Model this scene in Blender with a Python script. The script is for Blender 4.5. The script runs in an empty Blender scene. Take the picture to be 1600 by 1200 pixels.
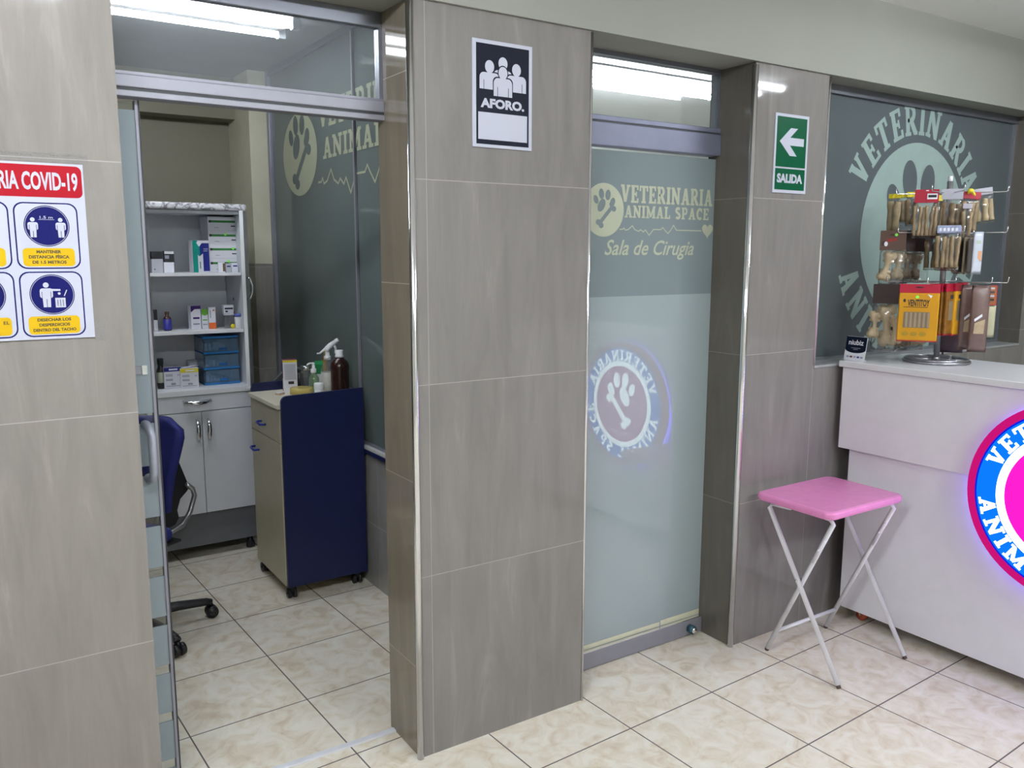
import bpy, bmesh, math, random
from mathutils import Matrix, Vector
random.seed(7)
C = bpy.context.scene.collection
SC = bpy.context.scene

# ------------------------------------------------------------------ camera
F_PX = 1312.54
YAW, PITCH, ROLL = 0.58176, -0.15378, 0.00212
CAM = Vector((-1.1117, -2.2136, 1.5884))
_F = Vector((math.sin(YAW)*math.cos(PITCH), math.cos(YAW)*math.cos(PITCH), math.sin(PITCH)))
_R = Vector((math.cos(YAW), -math.sin(YAW), 0)); _U = _R.cross(_F)
_R, _U = (math.cos(ROLL)*_R + math.sin(ROLL)*_U), (-math.sin(ROLL)*_R + math.cos(ROLL)*_U)
cd = bpy.data.cameras.new('camera'); cam = bpy.data.objects.new('camera', cd); C.objects.link(cam)
cd.sensor_fit = 'HORIZONTAL'; cd.sensor_width = 36.0; cd.lens = F_PX/1600*36.0; cd.clip_start = 0.02
Mx = Matrix((_R, _U, -_F)).transposed().to_4x4(); Mx.translation = CAM
cam.matrix_world = Mx; SC.camera = cam

# ------------------------------------------------------------------ world, exposure
w = bpy.data.worlds.new('world'); SC.world = w; w.use_nodes = True
w.node_tree.nodes['Background'].inputs[0].default_value = (0.75, 0.85, 1, 1)
w.node_tree.nodes['Background'].inputs[1].default_value = 0.15
SC.view_settings.view_transform = 'Standard'; SC.view_settings.look = 'None'
SC.view_settings.gamma = 1.0; SC.view_settings.use_curve_mapping = False
SC.view_settings.exposure = 0.0
SC.cycles.use_denoising = True
SC.cycles.max_bounces = 10; SC.cycles.transparent_max_bounces = 16
SC.cycles.sample_clamp_indirect = 4.0; SC.cycles.sample_clamp_direct = 0.0
SC.cycles.caustics_reflective = False; SC.cycles.caustics_refractive = False
LOBBY_L, COUNTER_L, ROOM_L, SURG_L = 205.0, 88.0, 56.0, 260.0     # brightness of the fluorescent tubes

def ray(px, py):
    return _F + _R*((px-800)/F_PX) + _U*((600-py)/F_PX)
def at(px, py, axis, val):
    d = ray(px, py); i = 'XYZ'.index(axis); t = (val-CAM[i])/d[i]
    return CAM + d*t

# ------------------------------------------------------------------ materials
def nt(name):
    m = bpy.data.materials.new(name); m.use_nodes = True
    t = m.node_tree; b = t.nodes['Principled BSDF']
    return m, t, b
def N(t, typ, **kw):
    n = t.nodes.new(typ)
    for k, v in kw.items():
        if k.startswith('i_'): n.inputs[k[2:].replace('_', ' ')].default_value = v
        else: setattr(n, k, v)
    return n
def math_n(t, op, a, b=None, c=None):
    n = t.nodes.new('ShaderNodeMath'); n.operation = op
    for i, v in enumerate((a, b, c)):
        if v is None: continue
        if isinstance(v, (int, float)): n.inputs[i].default_value = v
        else: t.links.new(v, n.inputs[i])
    return n.outputs[0]
def ramp(t, fac, stops):
    n = t.nodes.new('ShaderNodeValToRGB'); e = n.color_ramp.elements
    while len(e) < len(stops): e.new(0.5)
    for el, (p, c) in zip(e, stops): el.position = p; el.color = (*c, 1)
    t.links.new(fac, n.inputs[0]); return n.outputs[0]
def mixc(t, fac, a, b):
    n = t.nodes.new('ShaderNodeMix'); n.data_type = 'RGBA'
    for s, v in ((0, fac), (6, a), (7, b)):
        if isinstance(v, (int, float)): n.inputs[s].default_value = v
        elif isinstance(v, tuple): n.inputs[s].default_value = (*v, 1)
        else: t.links.new(v, n.inputs[s])
    return n.outputs[2]
def pmat(name, col, rough=0.5, metal=0.0, spec=0.5, coat=0.0, var=0.06, scale=14.0, bump=0.0, trans=0.0, ior=1.45, emit=None, es=0.0):
    """plain material with a faint procedural mottling"""
    m, t, b = nt(name)
    if var > 0:
        tc = N(t, 'ShaderNodeTexCoord'); n = N(t, 'ShaderNodeTexNoise'); n.inputs['Scale'].default_value = scale
        n.inputs['Detail'].default_value = 4
        t.links.new(tc.outputs['Object'], n.inputs['Vector'])
        lo = tuple(max(0, c*(1-var)) for c in col); hi = tuple(min(1, c*(1+var)) for c in col)
        t.links.new(ramp(t, n.outputs['Fac'], [(0.3, lo), (0.7, hi)]), b.inputs['Base Color'])
        if bump > 0:
            bp = N(t, 'ShaderNodeBump'); bp.inputs['Strength'].default_value = bump; bp.inputs['Distance'].default_value = 0.002
            t.links.new(n.outputs['Fac'], bp.inputs['Height']); t.links.new(bp.outputs[0], b.inputs['Normal'])
    else:
        b.inputs['Base Color'].default_value = (*col, 1)
    b.inputs['Roughness'].default_value = rough; b.inputs['Metallic'].default_value = metal
    b.inputs['Specular IOR Level'].default_value = spec; b.inputs['Coat Weight'].default_value = coat
    b.inputs['Coat Roughness'].default_value = 0.05
    b.inputs['Transmission Weight'].default_value = trans; b.inputs['IOR'].default_value = ior
    if emit: b.inputs['Emission Color'].default_value = (*emit, 1); b.inputs['Emission Strength'].default_value = es
    return m
def emat(name, col, s):
    m = bpy.data.materials.new(name); m.use_nodes = True; t = m.node_tree
    t.nodes.remove(t.nodes['Principled BSDF'])
    e = N(t, 'ShaderNodeEmission'); e.inputs[0].default_value = (*col, 1); e.inputs[1].default_value = s
    t.links.new(e.outputs[0], t.nodes['Material Output'].inputs[0]); return m
def fresnel_two_sided(t):
    """air-glass fresnel that is the same for both faces of the sheet"""
    g = N(t, 'ShaderNodeNewGeometry'); fr = N(t, 'ShaderNodeFresnel')
    t.links.new(math_n(t, 'ADD', 1.5, math_n(t, 'MULTIPLY', g.outputs['Backfacing'], 1/1.5-1.5)), fr.inputs[0]); return fr
def thin_glass(name, tint=(0.96, 0.98, 0.97), refl=1.0, haze=0.0, hazecol=(0.7, 0.72, 0.72), rough=0.0):
    """single-sheet glass: see-through plus a fresnel reflection, optional whitish film"""
    m = bpy.data.materials.new(name); m.use_nodes = True; t = m.node_tree
    t.nodes.remove(t.nodes['Principled BSDF'])
    tr = N(t, 'ShaderNodeBsdfTransparent'); tr.inputs[0].default_value = (*tint, 1)
    gl = N(t, 'ShaderNodeBsdfGlossy'); gl.inputs['Roughness'].default_value = rough
    fr = fresnel_two_sided(t)
    mx = N(t, 'ShaderNodeMixShader'); f = math_n(t, 'MULTIPLY', fr.outputs[0], refl)
    base = tr.outputs[0]
    if haze > 0:
        df = N(t, 'ShaderNodeBsdfDiffuse'); df.inputs[0].default_value = (*hazecol, 1)
        m2 = N(t, 'ShaderNodeMixShader'); m2.inputs[0].default_value = haze
        t.links.new(base, m2.inputs[1]); t.links.new(df.outputs[0], m2.inputs[2]); base = m2.outputs[0]
    t.links.new(f, mx.inputs[0]); t.links.new(base, mx.inputs[1]); t.links.new(gl.outputs[0], mx.inputs[2])
    t.links.new(mx.outputs[0], t.nodes['Material Output'].inputs[0]); return m
def frosted(name, col, trans=0.25, refl=2.1, rough=0.0):
    """glass with an opaque etched film behind: diffuse body, a sharp reflection on the front"""
    m = bpy.data.materials.new(name); m.use_nodes = True; t = m.node_tree
    t.nodes.remove(t.nodes['Principled BSDF'])
    g = N(t, 'ShaderNodeNewGeometry'); n = N(t, 'ShaderNodeTexNoise'); n.inputs['Scale'].default_value = 2.2; n.inputs['Detail'].default_value = 3
    t.links.new(g.outputs['Position'], n.inputs['Vector'])
    cc = ramp(t, n.outputs['Fac'], [(0.3, tuple(c*0.96 for c in col)), (0.7, tuple(min(1, c*1.04) for c in col))])
    df = N(t, 'ShaderNodeBsdfDiffuse'); tl = N(t, 'ShaderNodeBsdfTranslucent'); gl = N(t, 'ShaderNodeBsdfGlossy')
    gl.inputs['Roughness'].default_value = rough
    t.links.new(cc, df.inputs[0]); t.links.new(cc, tl.inputs[0])
    m1 = N(t, 'ShaderNodeMixShader'); m1.inputs[0].default_value = trans
    t.links.new(df.outputs[0], m1.inputs[1]); t.links.new(tl.outputs[0], m1.inputs[2])
    fr = fresnel_two_sided(t)
    m2 = N(t, 'ShaderNodeMixShader'); t.links.new(math_n(t, 'MULTIPLY', fr.outputs[0], refl), m2.inputs[0])
    t.links.new(m1.outputs[0], m2.inputs[1]); t.links.new(gl.outputs[0], m2.inputs[2])
    t.links.new(m2.outputs[0], t.nodes['Material Output'].inputs[0]); return m
def seam_mask(t, coord, period, off, width):
    a = math_n(t, 'DIVIDE', math_n(t, 'SUBTRACT', coord, off), period)
    f = math_n(t, 'ABSOLUTE', math_n(t, 'SUBTRACT', math_n(t, 'FRACT', math_n(t, 'ADD', a, 0.5)), 0.5))
    return math_n(t, 'LESS_THAN', f, width/2/period), a
def wall_tile(name, axis, offu, offz, base=(0.232, 0.214, 0.198), rough=0.05, perz=0.6):
    """large glazed porcelain tiles with a vertical wood-like vein and thin pale joints"""
    m, t, b = nt(name)
    g = N(t, 'ShaderNodeNewGeometry'); sp = N(t, 'ShaderNodeSeparateXYZ'); t.links.new(g.outputs['Position'], sp.inputs[0])
    u = sp.outputs[axis]; z = sp.outputs[2]
    mu, iu = seam_mask(t, u, 0.6, offu, 0.0022); mz, iz = seam_mask(t, z, perz, offz, 0.0026)
    seam = math_n(t, 'MAXIMUM', mu, mz)
    cell = math_n(t, 'ADD', math_n(t, 'FLOOR', iu), math_n(t, 'MULTIPLY', math_n(t, 'FLOOR', iz), 3.7))
    cb = N(t, 'ShaderNodeCombineXYZ')
    t.links.new(math_n(t, 'MULTIPLY', u, 13.0), cb.inputs[0]); t.links.new(math_n(t, 'MULTIPLY', z, 2.1), cb.inputs[2])
    t.links.new(math_n(t, 'MULTIPLY', cell, 5.3), cb.inputs[1])
    n = N(t, 'ShaderNodeTexNoise'); n.inputs['Scale'].default_value = 1.0; n.inputs['Detail'].default_value = 6
    n.inputs['Roughness'].default_value = 0.62; n.inputs['Distortion'].default_value = 0.9
    t.links.new(cb.outputs[0], n.inputs['Vector'])
    hi = tuple(c*1.20 for c in base); lo = tuple(c*0.87 for c in base)
    col = ramp(t, n.outputs['Fac'], [(0.32, lo), (0.52, base), (0.6, tuple(c*1.04 for c in base)), (0.72, hi)])
    cb2 = N(t, 'ShaderNodeCombineXYZ')
    t.links.new(math_n(t, 'MULTIPLY', u, 160.0), cb2.inputs[0]); t.links.new(math_n(t, 'MULTIPLY', z, 9.0), cb2.inputs[2])
    n2 = N(t, 'ShaderNodeTexNoise'); n2.inputs['Scale'].default_value = 1.0; n2.inputs['Detail'].default_value = 2
    t.links.new(cb2.outputs[0], n2.inputs['Vector'])
    col = mixc(t, math_n(t, 'MULTIPLY', math_n(t, 'GREATER_THAN', n2.outputs['Fac'], 0.56), 0.14), col, lo)
    col = mixc(t, seam, col, tuple(min(1, c*1.42) for c in base))
    t.links.new(col, b.inputs['Base Color'])
    t.links.new(math_n(t, 'ADD', math_n(t, 'MULTIPLY', seam, 0.5), rough), b.inputs['Roughness'])
    b.inputs['Specular IOR Level'].default_value = 0.5
    bp = N(t, 'ShaderNodeBump'); bp.inputs['Strength'].default_value = 0.35; bp.inputs['Distance'].default_value = 0.001
    t.links.new(math_n(t, 'SUBTRACT', 1.0, seam), bp.inputs['Height']); t.links.new(bp.outputs[0], b.inputs['Normal'])
    return m
def floor_mat():
    m, t, b = nt('floor_ceramic')
    g = N(t, 'ShaderNodeNewGeometry'); sp = N(t, 'ShaderNodeSeparateXYZ'); t.links.new(g.outputs['Position'], sp.inputs[0])
    th, s, u0, v0 = 0.0446, 0.4084, 0.6741, -0.2353
    dx = math_n(t, 'SUBTRACT', sp.outputs[0], u0); dy = math_n(t, 'SUBTRACT', sp.outputs[1], v0)
    u = math_n(t, 'ADD', math_n(t, 'MULTIPLY', dx, math.cos(th)), math_n(t, 'MULTIPLY', dy, math.sin(th)))
    v = math_n(t, 'ADD', math_n(t, 'MULTIPLY', dx, -math.sin(th)), math_n(t, 'MULTIPLY', dy, math.cos(th)))
    mu, iu = seam_mask(t, u, s, 0, 0.0048); mv, iv = seam_mask(t, v, s, 0, 0.0048)
    seam = math_n(t, 'MAXIMUM', mu, mv)
    cb = N(t, 'ShaderNodeCombineXYZ'); t.links.new(u, cb.inputs[0]); t.links.new(v, cb.inputs[1])
    cell = math_n(t, 'ADD', math_n(t, 'MULTIPLY', math_n(t, 'FLOOR', math_n(t, 'ADD', iu, 0.5)), 0), math_n(t, 'FLOOR', iv))
    n = N(t, 'ShaderNodeTexNoise'); n.inputs['Scale'].default_value = 11; n.inputs['Detail'].default_value = 8
    n.inputs['Roughness'].default_value = 0.6; n.inputs['Distortion'].default_value = 1.2
    t.links.new(cb.outputs[0], n.inputs['Vector'])
    col = ramp(t, n.outputs['Fac'], [(0.30, (0.62, 0.50, 0.36)), (0.45, (0.77, 0.69, 0.56)), (0.56, (0.84, 0.79, 0.69)), (0.72, (0.90, 0.87, 0.79))])
    n3 = N(t, 'ShaderNodeTexNoise'); n3.inputs['Scale'].default_value = 3.0; n3.inputs['Detail'].default_value = 3
    t.links.new(cb.outputs[0], n3.inputs['Vector'])
    col = mixc(t, math_n(t, 'MULTIPLY', n3.outputs['Fac'], 0.35), col, (0.82, 0.78, 0.68))
    col = mixc(t, seam, col, (0.13, 0.11, 0.105))
    t.links.new(col, b.inputs['Base Color'])
    t.links.new(math_n(t, 'ADD', math_n(t, 'MULTIPLY', seam, 0.4), 0.28), b.inputs['Roughness'])
    b.inputs['Specular IOR Level'].default_value = 0.4
    bp = N(t, 'ShaderNodeBump'); bp.inputs['Strength'].default_value = 0.5; bp.inputs['Distance'].default_value = 0.0015
    t.links.new(math_n(t, 'SUBTRACT', 1.0, seam), bp.inputs['Height']); t.links.new(bp.outputs[0], b.inputs['Normal'])
    return m

# ------------------------------------------------------------------ mesh builder
_W = {}
class MB:
    def __init__(s, M=None): s.bm = bmesh.new(); s.M = M or Matrix.Identity(4); s.n = 0
    def _take(s, tb, mat, smooth, L=None):
        T = s.M @ L if L is not None else s.M
        vm = [s.bm.verts.new(T @ v.co) for v in tb.verts]
        tb.verts.index_update()
        for f in tb.faces:
            try: nf = s.bm.faces.new([vm[v.index] for v in f.verts])
            except ValueError: continue
            nf.material_index = mat; nf.smooth = smooth
        tb.free()
    def box(s, lo, hi, mat=0, bevel=0.0, seg=2, L=None, smooth=False):
        tb = bmesh.new(); bmesh.ops.create_cube(tb, size=1)
        lo, hi = Vector(lo), Vector(hi); c = (lo+hi)/2; d = hi-lo
        for v in tb.verts: v.co = Vector((c.x+v.co.x*d.x, c.y+v.co.y*d.y, c.z+v.co.z*d.z))
        if bevel > 0: bmesh.ops.bevel(tb, geom=list(tb.edges), offset=min(bevel, min(abs(x) for x in d)*0.49), segments=seg, affect='EDGES', profile=0.5)
        s._take(tb, mat, smooth, L); return s
    def cyl(s, p0, p1, r0, r1=None, mat=0, seg=20, smooth=True, L=None):
        return s.tube([p0, p1], [r0, r0 if r1 is None else r1], mat, seg, smooth, L)
    def tube(s, pts, r, mat=0, seg=10, smooth=True, L=None, flat=1.0):
        pts = [Vector(p) for p in pts]; rs = r if isinstance(r, (list, tuple)) else [r]*len(pts)
        tb = bmesh.new(); rings = []; nrm = None
        for i, p in enumerate(pts):
            a = pts[max(0, i-1)]; b2 = pts[min(len(pts)-1, i+1)]; tan = (b2-a).normalized()
            if nrm is None:
                nrm = tan.orthogonal().normalized()
            else:
                nrm = (nrm - tan*nrm.dot(tan)).normalized()
            bn = tan.cross(nrm)
            rings.append([tb.verts.new(p + (nrm*math.cos(k*2*math.pi/seg) + bn*math.sin(k*2*math.pi/seg)*flat)*rs[i]) for k in range(seg)])
        for a, b2 in zip(rings, rings[1:]):
            for k in range(seg): tb.faces.new((a[k], a[(k+1) % seg], b2[(k+1) % seg], b2[k]))
        tb.faces.new(rings[0][::-1]); tb.faces.new(rings[-1])
        s._take(tb, mat, smooth, L); return s
    def lathe(s, prof, o=(0, 0, 0), mat=0, seg=24, smooth=True, L=None):
        tb = bmesh.new(); o = Vector(o); rings = []
        for r, z in prof:
            rings.append([tb.verts.new(o + Vector((max(r, 1e-5)*math.cos(k*2*math.pi/seg), max(r, 1e-5)*math.sin(k*2*math.pi/seg), z))) for k in range(seg)])
        for a, b2 in zip(rings, rings[1:]):
            for k in range(seg): tb.faces.new((a[k], a[(k+1) % seg], b2[(k+1) % seg], b2[k]))
        tb.faces.new(rings[0][::-1]); tb.faces.new(rings[-1])
        s._take(tb, mat, smooth, L); return s
    def ell(s, c, r, mat=0, seg=14, L=None):
        tb = bmesh.new(); bmesh.ops.create_uvsphere(tb, u_segments=seg, v_segments=max(6, seg*2//3), radius=1)
        for v in tb.verts: v.co = Vector((c[0]+v.co.x*r[0], c[1]+v.co.y*r[1], c[2]+v.co.z*r[2]))
        s._take(tb, mat, True, L); return s
    def poly(s, pts, mat=0, L=None, th=0.0):
        """flat polygon in the local x,z plane (facing -y), optionally th thick towards +y"""
        tb = bmesh.new(); s.n += 1; dy = 0.0 if th > 0 else -1.4e-5*(s.n % 20)   # overlapping strokes never share one plane
        vs = [tb.verts.new((p[0], dy, p[1])) for p in pts]
        f = tb.faces.new(vs); tb.normal_update()
        if f.normal.y > 0: f.normal_flip()
        if th > 0:
            e = bmesh.ops.extrude_face_region(tb, geom=[f])
            for v in [g for g in e['geom'] if isinstance(g, bmesh.types.BMVert)]: v.co.y += th
            bmesh.ops.recalc_face_normals(tb, faces=tb.faces)
        else: bmesh.ops.triangulate(tb, faces=tb.faces)
        s._take(tb, mat, False, L); return s
    def stroke(s, pts, wd, mat=0, L=None, caps=True):
        for a, b2 in zip(pts, pts[1:]):
            dx, dz = b2[0]-a[0], b2[1]-a[1]; l = math.hypot(dx, dz) or 1e-6; nx, nz = -dz/l*wd/2, dx/l*wd/2
            s.poly([(a[0]+nx, a[1]+nz), (b2[0]+nx, b2[1]+nz), (b2[0]-nx, b2[1]-nz), (a[0]-nx, a[1]-nz)], mat, L)
        if caps and len(pts) > 2:
            for p in pts[1:-1]: s.disc(p, wd/2, wd/2, mat, L, 8)
        return s
    def disc(s, c, rx, rz, mat=0, L=None, seg=40, rot=0.0, th=0.0):
        ca, sa = math.cos(rot), math.sin(rot); P = []
        for k in range(seg):
            a = k*2*math.pi/seg; x, z = rx*math.cos(a), rz*math.sin(a)
            P.append((c[0]+x*ca-z*sa, c[1]+x*sa+z*ca))
        return s.poly(P, mat, L, th)
    def ring(s, c, r0, r1, mat=0, L=None, seg=64):
        for k in range(seg):
            a, b2 = k*2*math.pi/seg, (k+1)*2*math.pi/seg
            s.poly([(c[0]+r*math.cos(x), c[1]+r*math.sin(x)) for r, x in ((r0, a), (r0, b2), (r1, b2), (r1, a))], mat, L)
        return s
    def rrect(s, x0, z0, x1, z1, rad, mat=0, L=None, th=0.0, seg=5):
        P = []
        for cx, cz, a0 in ((x1-rad, z0+rad, -90), (x1-rad, z1-rad, 0), (x0+rad, z1-rad, 90), (x0+rad, z0+rad, 180)):
            for k in range(seg+1):
                a = math.radians(a0+90*k/seg); P.append((cx+rad*math.cos(a), cz+rad*math.sin(a)))
        return s.poly(P, mat, L, th)
    def pillow(s, w, h, d, mat=0, L=None, top=1.0, nx=8, nz=10):
        """thin sealed bag hanging from local z=0 down to -h, bulging in y"""
        tb = bmesh.new(); g = {}
        for sd in (-1, 1):
            for i in range(nx+1):
                for j in range(nz+1):
                    u, v = i/nx*2-1, j/nz
                    b = (max(0, 1-u*u)**0.5)*(math.sin(math.pi*min(1, v*1.02))**0.6 if 0 < v < 1 else 0)*d/2
                    ww = w/2*(top+(1-top)*min(1, v*2.5))
                    if b < 1e-6 and sd == 1: g[(sd, i, j)] = g[(-1, i, j)]
                    else: g[(sd, i, j)] = tb.verts.new((u*ww, sd*b, -v*h))
        for sd in (-1, 1):
            for i in range(nx):
                for j in range(nz):
                    q = [g[(sd, i, j)], g[(sd, i+1, j)], g[(sd, i+1, j+1)], g[(sd, i, j+1)]]
                    q2 = []
                    for v in q:
                        if v not in q2: q2.append(v)
                    if len(q2) > 2:
                        try: tb.faces.new(q2 if sd == 1 else q2[::-1])
                        except ValueError: pass
        s._take(tb, mat, True, L); return s
    def mesh_from(s, me, mat, T):
        tb = bmesh.new(); tb.from_mesh(me)
        s._take(tb, mat, False, T); return s
    def build(s, name, mats, parent=None, loc=None):
        me = bpy.data.meshes.new(name)
        if parent is not None: o0 = _W[parent.name]
        else:
            if loc is None:
                v = [x.co for x in s.bm.verts]
                loc = ((min(p.x for p in v)+max(p.x for p in v))/2, (min(p.y for p in v)+max(p.y for p in v))/2, min(p.z for p in v))
            o0 = Vector(loc)
        bmesh.ops.translate(s.bm, verts=s.bm.verts, vec=-o0)
        s.bm.normal_update(); s.bm.to_mesh(me); s.bm.free()
        for m in (mats if isinstance(mats, (list, tuple)) else [mats]): me.materials.append(m)
        o = bpy.data.objects.new(name, me); C.objects.link(o)
        if parent is not None: o.parent = parent
        else: o.location = o0
        _W[o.name] = o0.copy()
        return o
def thing(name, label, cat, loc, group=None):
    o = bpy.data.objects.new(name, None); C.objects.link(o); o.location = loc; o.empty_display_size = 0.05
    _W[o.name] = Vector(loc); return tag(o, label, cat, group)
def tag(o, label, cat, group=None):
    o['label'] = label; o['category'] = cat
    if group: o['group'] = group
    return o
def struct(o): o['kind'] = 'structure'; return o
def lab(o, label): o['label'] = label; return o

_tc = {}
def text_mesh(st, off=0.0, shear=0.0):
    k = (st, off, shear)
    if k in _tc: return _tc[k]
    cu = bpy.data.curves.new('lettering', 'FONT'); cu.body = st; cu.size = 1.0; cu.offset = off; cu.shear = shear
    cu.resolution_u = 3; cu.fill_mode = 'FRONT'
    ob = bpy.data.objects.new('lettering', cu); C.objects.link(ob)
    dg = bpy.context.evaluated_depsgraph_get(); me = bpy.data.meshes.new_from_object(ob.evaluated_get(dg))
    bpy.data.objects.remove(ob); bpy.data.curves.remove(cu)
    xs = [v.co.x for v in me.vertices]; ys = [v.co.y for v in me.vertices]
    bb = (min(xs), max(xs), min(ys), max(ys)); _tc[k] = (me, bb); return me, bb
def text(mb, st, x0, z0, x1, z1, mat, L=None, off=0.02, shear=0.0, y=0.0):
    """lettering filling the rectangle x0..x1, z0..z1 of the local x,z plane, facing -y"""
    me, (a, b, c, d) = text_mesh(st, off, shear)
    sx, sz = (x1-x0)/(b-a), (z1-z0)/(d-c)
    T = Matrix(((sx, 0, 0, x0-a*sx), (0, 0, -1, y), (0, sz, 0, z0-c*sz), (0, 0, 0, 1)))
    mb.mesh_from(me, mat, L @ T if L is not None else T)

# slab-serif capitals as strokes in a 0..w by 0..1 cell
def _arc(cx, cz, rx, rz, a0, a1, n=9):
    return [(cx+rx*math.cos(math.radians(a0+(a1-a0)*k/n)), cz+rz*math.sin(math.radians(a0+(a1-a0)*k/n))) for k in range(n+1)]
SW, SV = 0.23, 0.13
GL = {
 'V': (0.86, [([(0.2, 0.96), (0.44, 0.04)], SW), ([(0.68, 0.96), (0.45, 0.04)], SW*0.75), ([(0.02, 0.945), (0.36, 0.945)], SV), ([(0.54, 0.945), (0.86, 0.945)], SV)]),
 'E': (0.72, [([(0.2, 0), (0.2, 1)], SW), ([(0.02, 0.055), (0.68, 0.055)], SV), ([(0.02, 0.945), (0.66, 0.945)], SV), ([(0.2, 0.5), (0.5, 0.5)], SV), ([(0.63, 0), (0.63, 0.27)], SV), ([(0.61, 1), (0.61, 0.73)], SV), ([(0.49, 0.36), (0.49, 0.64)], SV*0.8)]),
 'T': (0.78, [([(0.39, 0), (0.39, 1)], SW), ([(0.02, 0.94), (0.76, 0.94)], SV), ([(0.07, 1), (0.07, 0.68)], SV), ([(0.71, 1), (0.71, 0.68)], SV), ([(0.18, 0.055), (0.6, 0.055)], SV)]),
 'R': (0.82, [([(0.2, 0), (0.2, 1)], SW), ([(0.02, 0.055), (0.4, 0.055)], SV), ([(0.02, 0.945), (0.42, 0.945)], SV), (_arc(0.42, 0.72, 0.2, 0.22, 90, -90), SW*0.85), ([(0.2, 0.5), (0.44, 0.5)], SV), ([(0.42, 0.48), (0.68, 0.06)], SW), ([(0.6, 0.055), (0.82, 0.055)], SV)]),
 'I': (0.42, [([(0.21, 0), (0.21, 1)], SW), ([(0.02, 0.055), (0.4, 0.055)], SV), ([(0.02, 0.945), (0.4, 0.945)], SV)]),
 'N': (0.88, [([(0.17, 0), (0.17, 1)], SW*0.75), ([(0.7, 0), (0.7, 1)], SW*0.75), ([(0.17, 0.94), (0.7, 0.06)], SW), ([(0.0, 0.055), (0.34, 0.055)], SV), ([(0.0, 0.945), (0.26, 0.945)], SV), ([(0.54, 0.945), (0.88, 0.945)], SV)]),
 'A': (0.88, [([(0.2, 0.04), (0.43, 0.98)], SW*0.75), ([(0.68, 0.04), (0.45, 0.98)], SW), ([(0.27, 0.32), (0.6, 0.32)], SV), ([(0.02, 0.055), (0.36, 0.055)], SV), ([(0.52, 0.055), (0.88, 0.055)], SV)]),
 'M': (1.06, [([(0.18, 0), (0.18, 1)], SW*0.75), ([(0.88, 0), (0.88, 1)], SW), ([(0.2, 0.94), (0.53, 0.1)], SW*0.85), ([(0.86, 0.94), (0.53, 0.1)], SW*0.75), ([(0.0, 0.055), (0.36, 0.055)], SV), ([(0.7, 0.055), (1.06, 0.055)], SV), ([(0.0, 0.945), (0.25, 0.945)], SV), ([(0.82, 0.945), (1.06, 0.945)], SV)]),
 'L': (0.72, [([(0.22, 0), (0.22, 1)], SW), ([(0.02, 0.055), (0.68, 0.055)], SV), ([(0.63, 0), (0.63, 0.3)], SV), ([(0.02, 0.945), (0.42, 0.945)], SV)]),
 'S': (0.7, [(_arc(0.35, 0.73, 0.22, 0.19, 30, 270), SW), (_arc(0.35, 0.28, 0.22, 0.2, 90, -150), SW)]),
 'P': (0.76, [([(0.2, 0), (0.2, 1)], SW), ([(0.02, 0.055), (0.42, 0.055)], SV), ([(0.02, 0.945), (0.42, 0.945)], SV), (_arc(0.42, 0.7, 0.2, 0.245, 90, -90), SW*0.85), ([(0.2, 0.455), (0.44, 0.455)], SV)]),
 'C': (0.78, [(_arc(0.44, 0.5, 0.29, 0.42, 48, 312, 12), SW), ([(0.66, 0.66), (0.66, 0.98)], SV)]),
 ' ': (0.4, []),
}
def glyph(mb, ch, sx, sz, mat, L):
    for pts, wd in GL[ch][1]:
        q = [(p[0]*sx, p[1]*sz) for p in pts]; mb.stroke(q, wd*(sx+sz)/2, mat, L)
def slab_text(mb, st, x0, z0, x1, z1, mat, L):
    tot = sum(GL[c][0]+0.06 for c in st)-0.06; sx = (x1-x0)/tot; x = x0
    for c in st:
        glyph(mb, c, sx, z1-z0, mat, L @ Matrix.Translation((x, 0, z0))); x += (GL[c][0]+0.06)*sx
def arc_text(mb, st, cx, cz, r0, h, a_mid, span, mat, L, bottom=False):
    """letters round a circle: tops outward, or (bottom) tops inward"""
    tot = sum(GL[c][0]+0.08 for c in st); a = a_mid + (span/2 if not bottom else -span/2)
    sx = math.radians(span)*(r0 if bottom else r0+h*0.15)/tot
    for c in st:
        w_ = (GL[c][0]+0.08)/tot*span
        mid = math.radians(a - w_/2 if not bottom else a + w_/2)
        rr = r0 if not bottom else r0+h
        px, pz = cx+rr*math.cos(mid), cz+rr*math.sin(mid)
        rot = mid - math.pi/2 if not bottom else mid + math.pi/2
        T = Matrix.Translation((px, 0, pz)) @ Matrix.Rotation(-rot, 4, 'Y') @ Matrix.Translation((-GL[c][0]*sx/2, 0, 0))
        glyph(mb, c, sx, h, mat, L @ T)
        a += -w_ if not bottom else w_
def paw_bone(mb, cx, cz, r, mat, L, sx=1.0):
    for x, z, a, b2, rot in ((0.46, 0.28, .13, .19, -20), (0.2, 0.57, .14, .22, -6), (-0.16, 0.6, .14, .22, 8), (-0.45, 0.36, .12, .19, 24)):
        mb.disc((cx+x*r*sx, cz+z*r), a*r*sx, b2*r, mat, L, 24, math.radians(rot))
    mb.disc((cx-0.15*r*sx, cz+0.13*r), 0.18*r*sx, 0.29*r, mat, L, 28, math.radians(-30))
    mb.stroke([(cx+x*r*sx, cz+z*r) for x, z in ((0.42, 0.06), (0.12, -0.24), (-0.2, -0.58))], 0.17*r, mat, L)
    for x, z in ((0.53, 0.0), (0.41, 0.19), (-0.31, -0.57), (-0.15, -0.70)): mb.disc((cx+x*r*sx, cz+z*r), 0.13*r*sx, 0.12*r, mat, L, 20)
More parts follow.
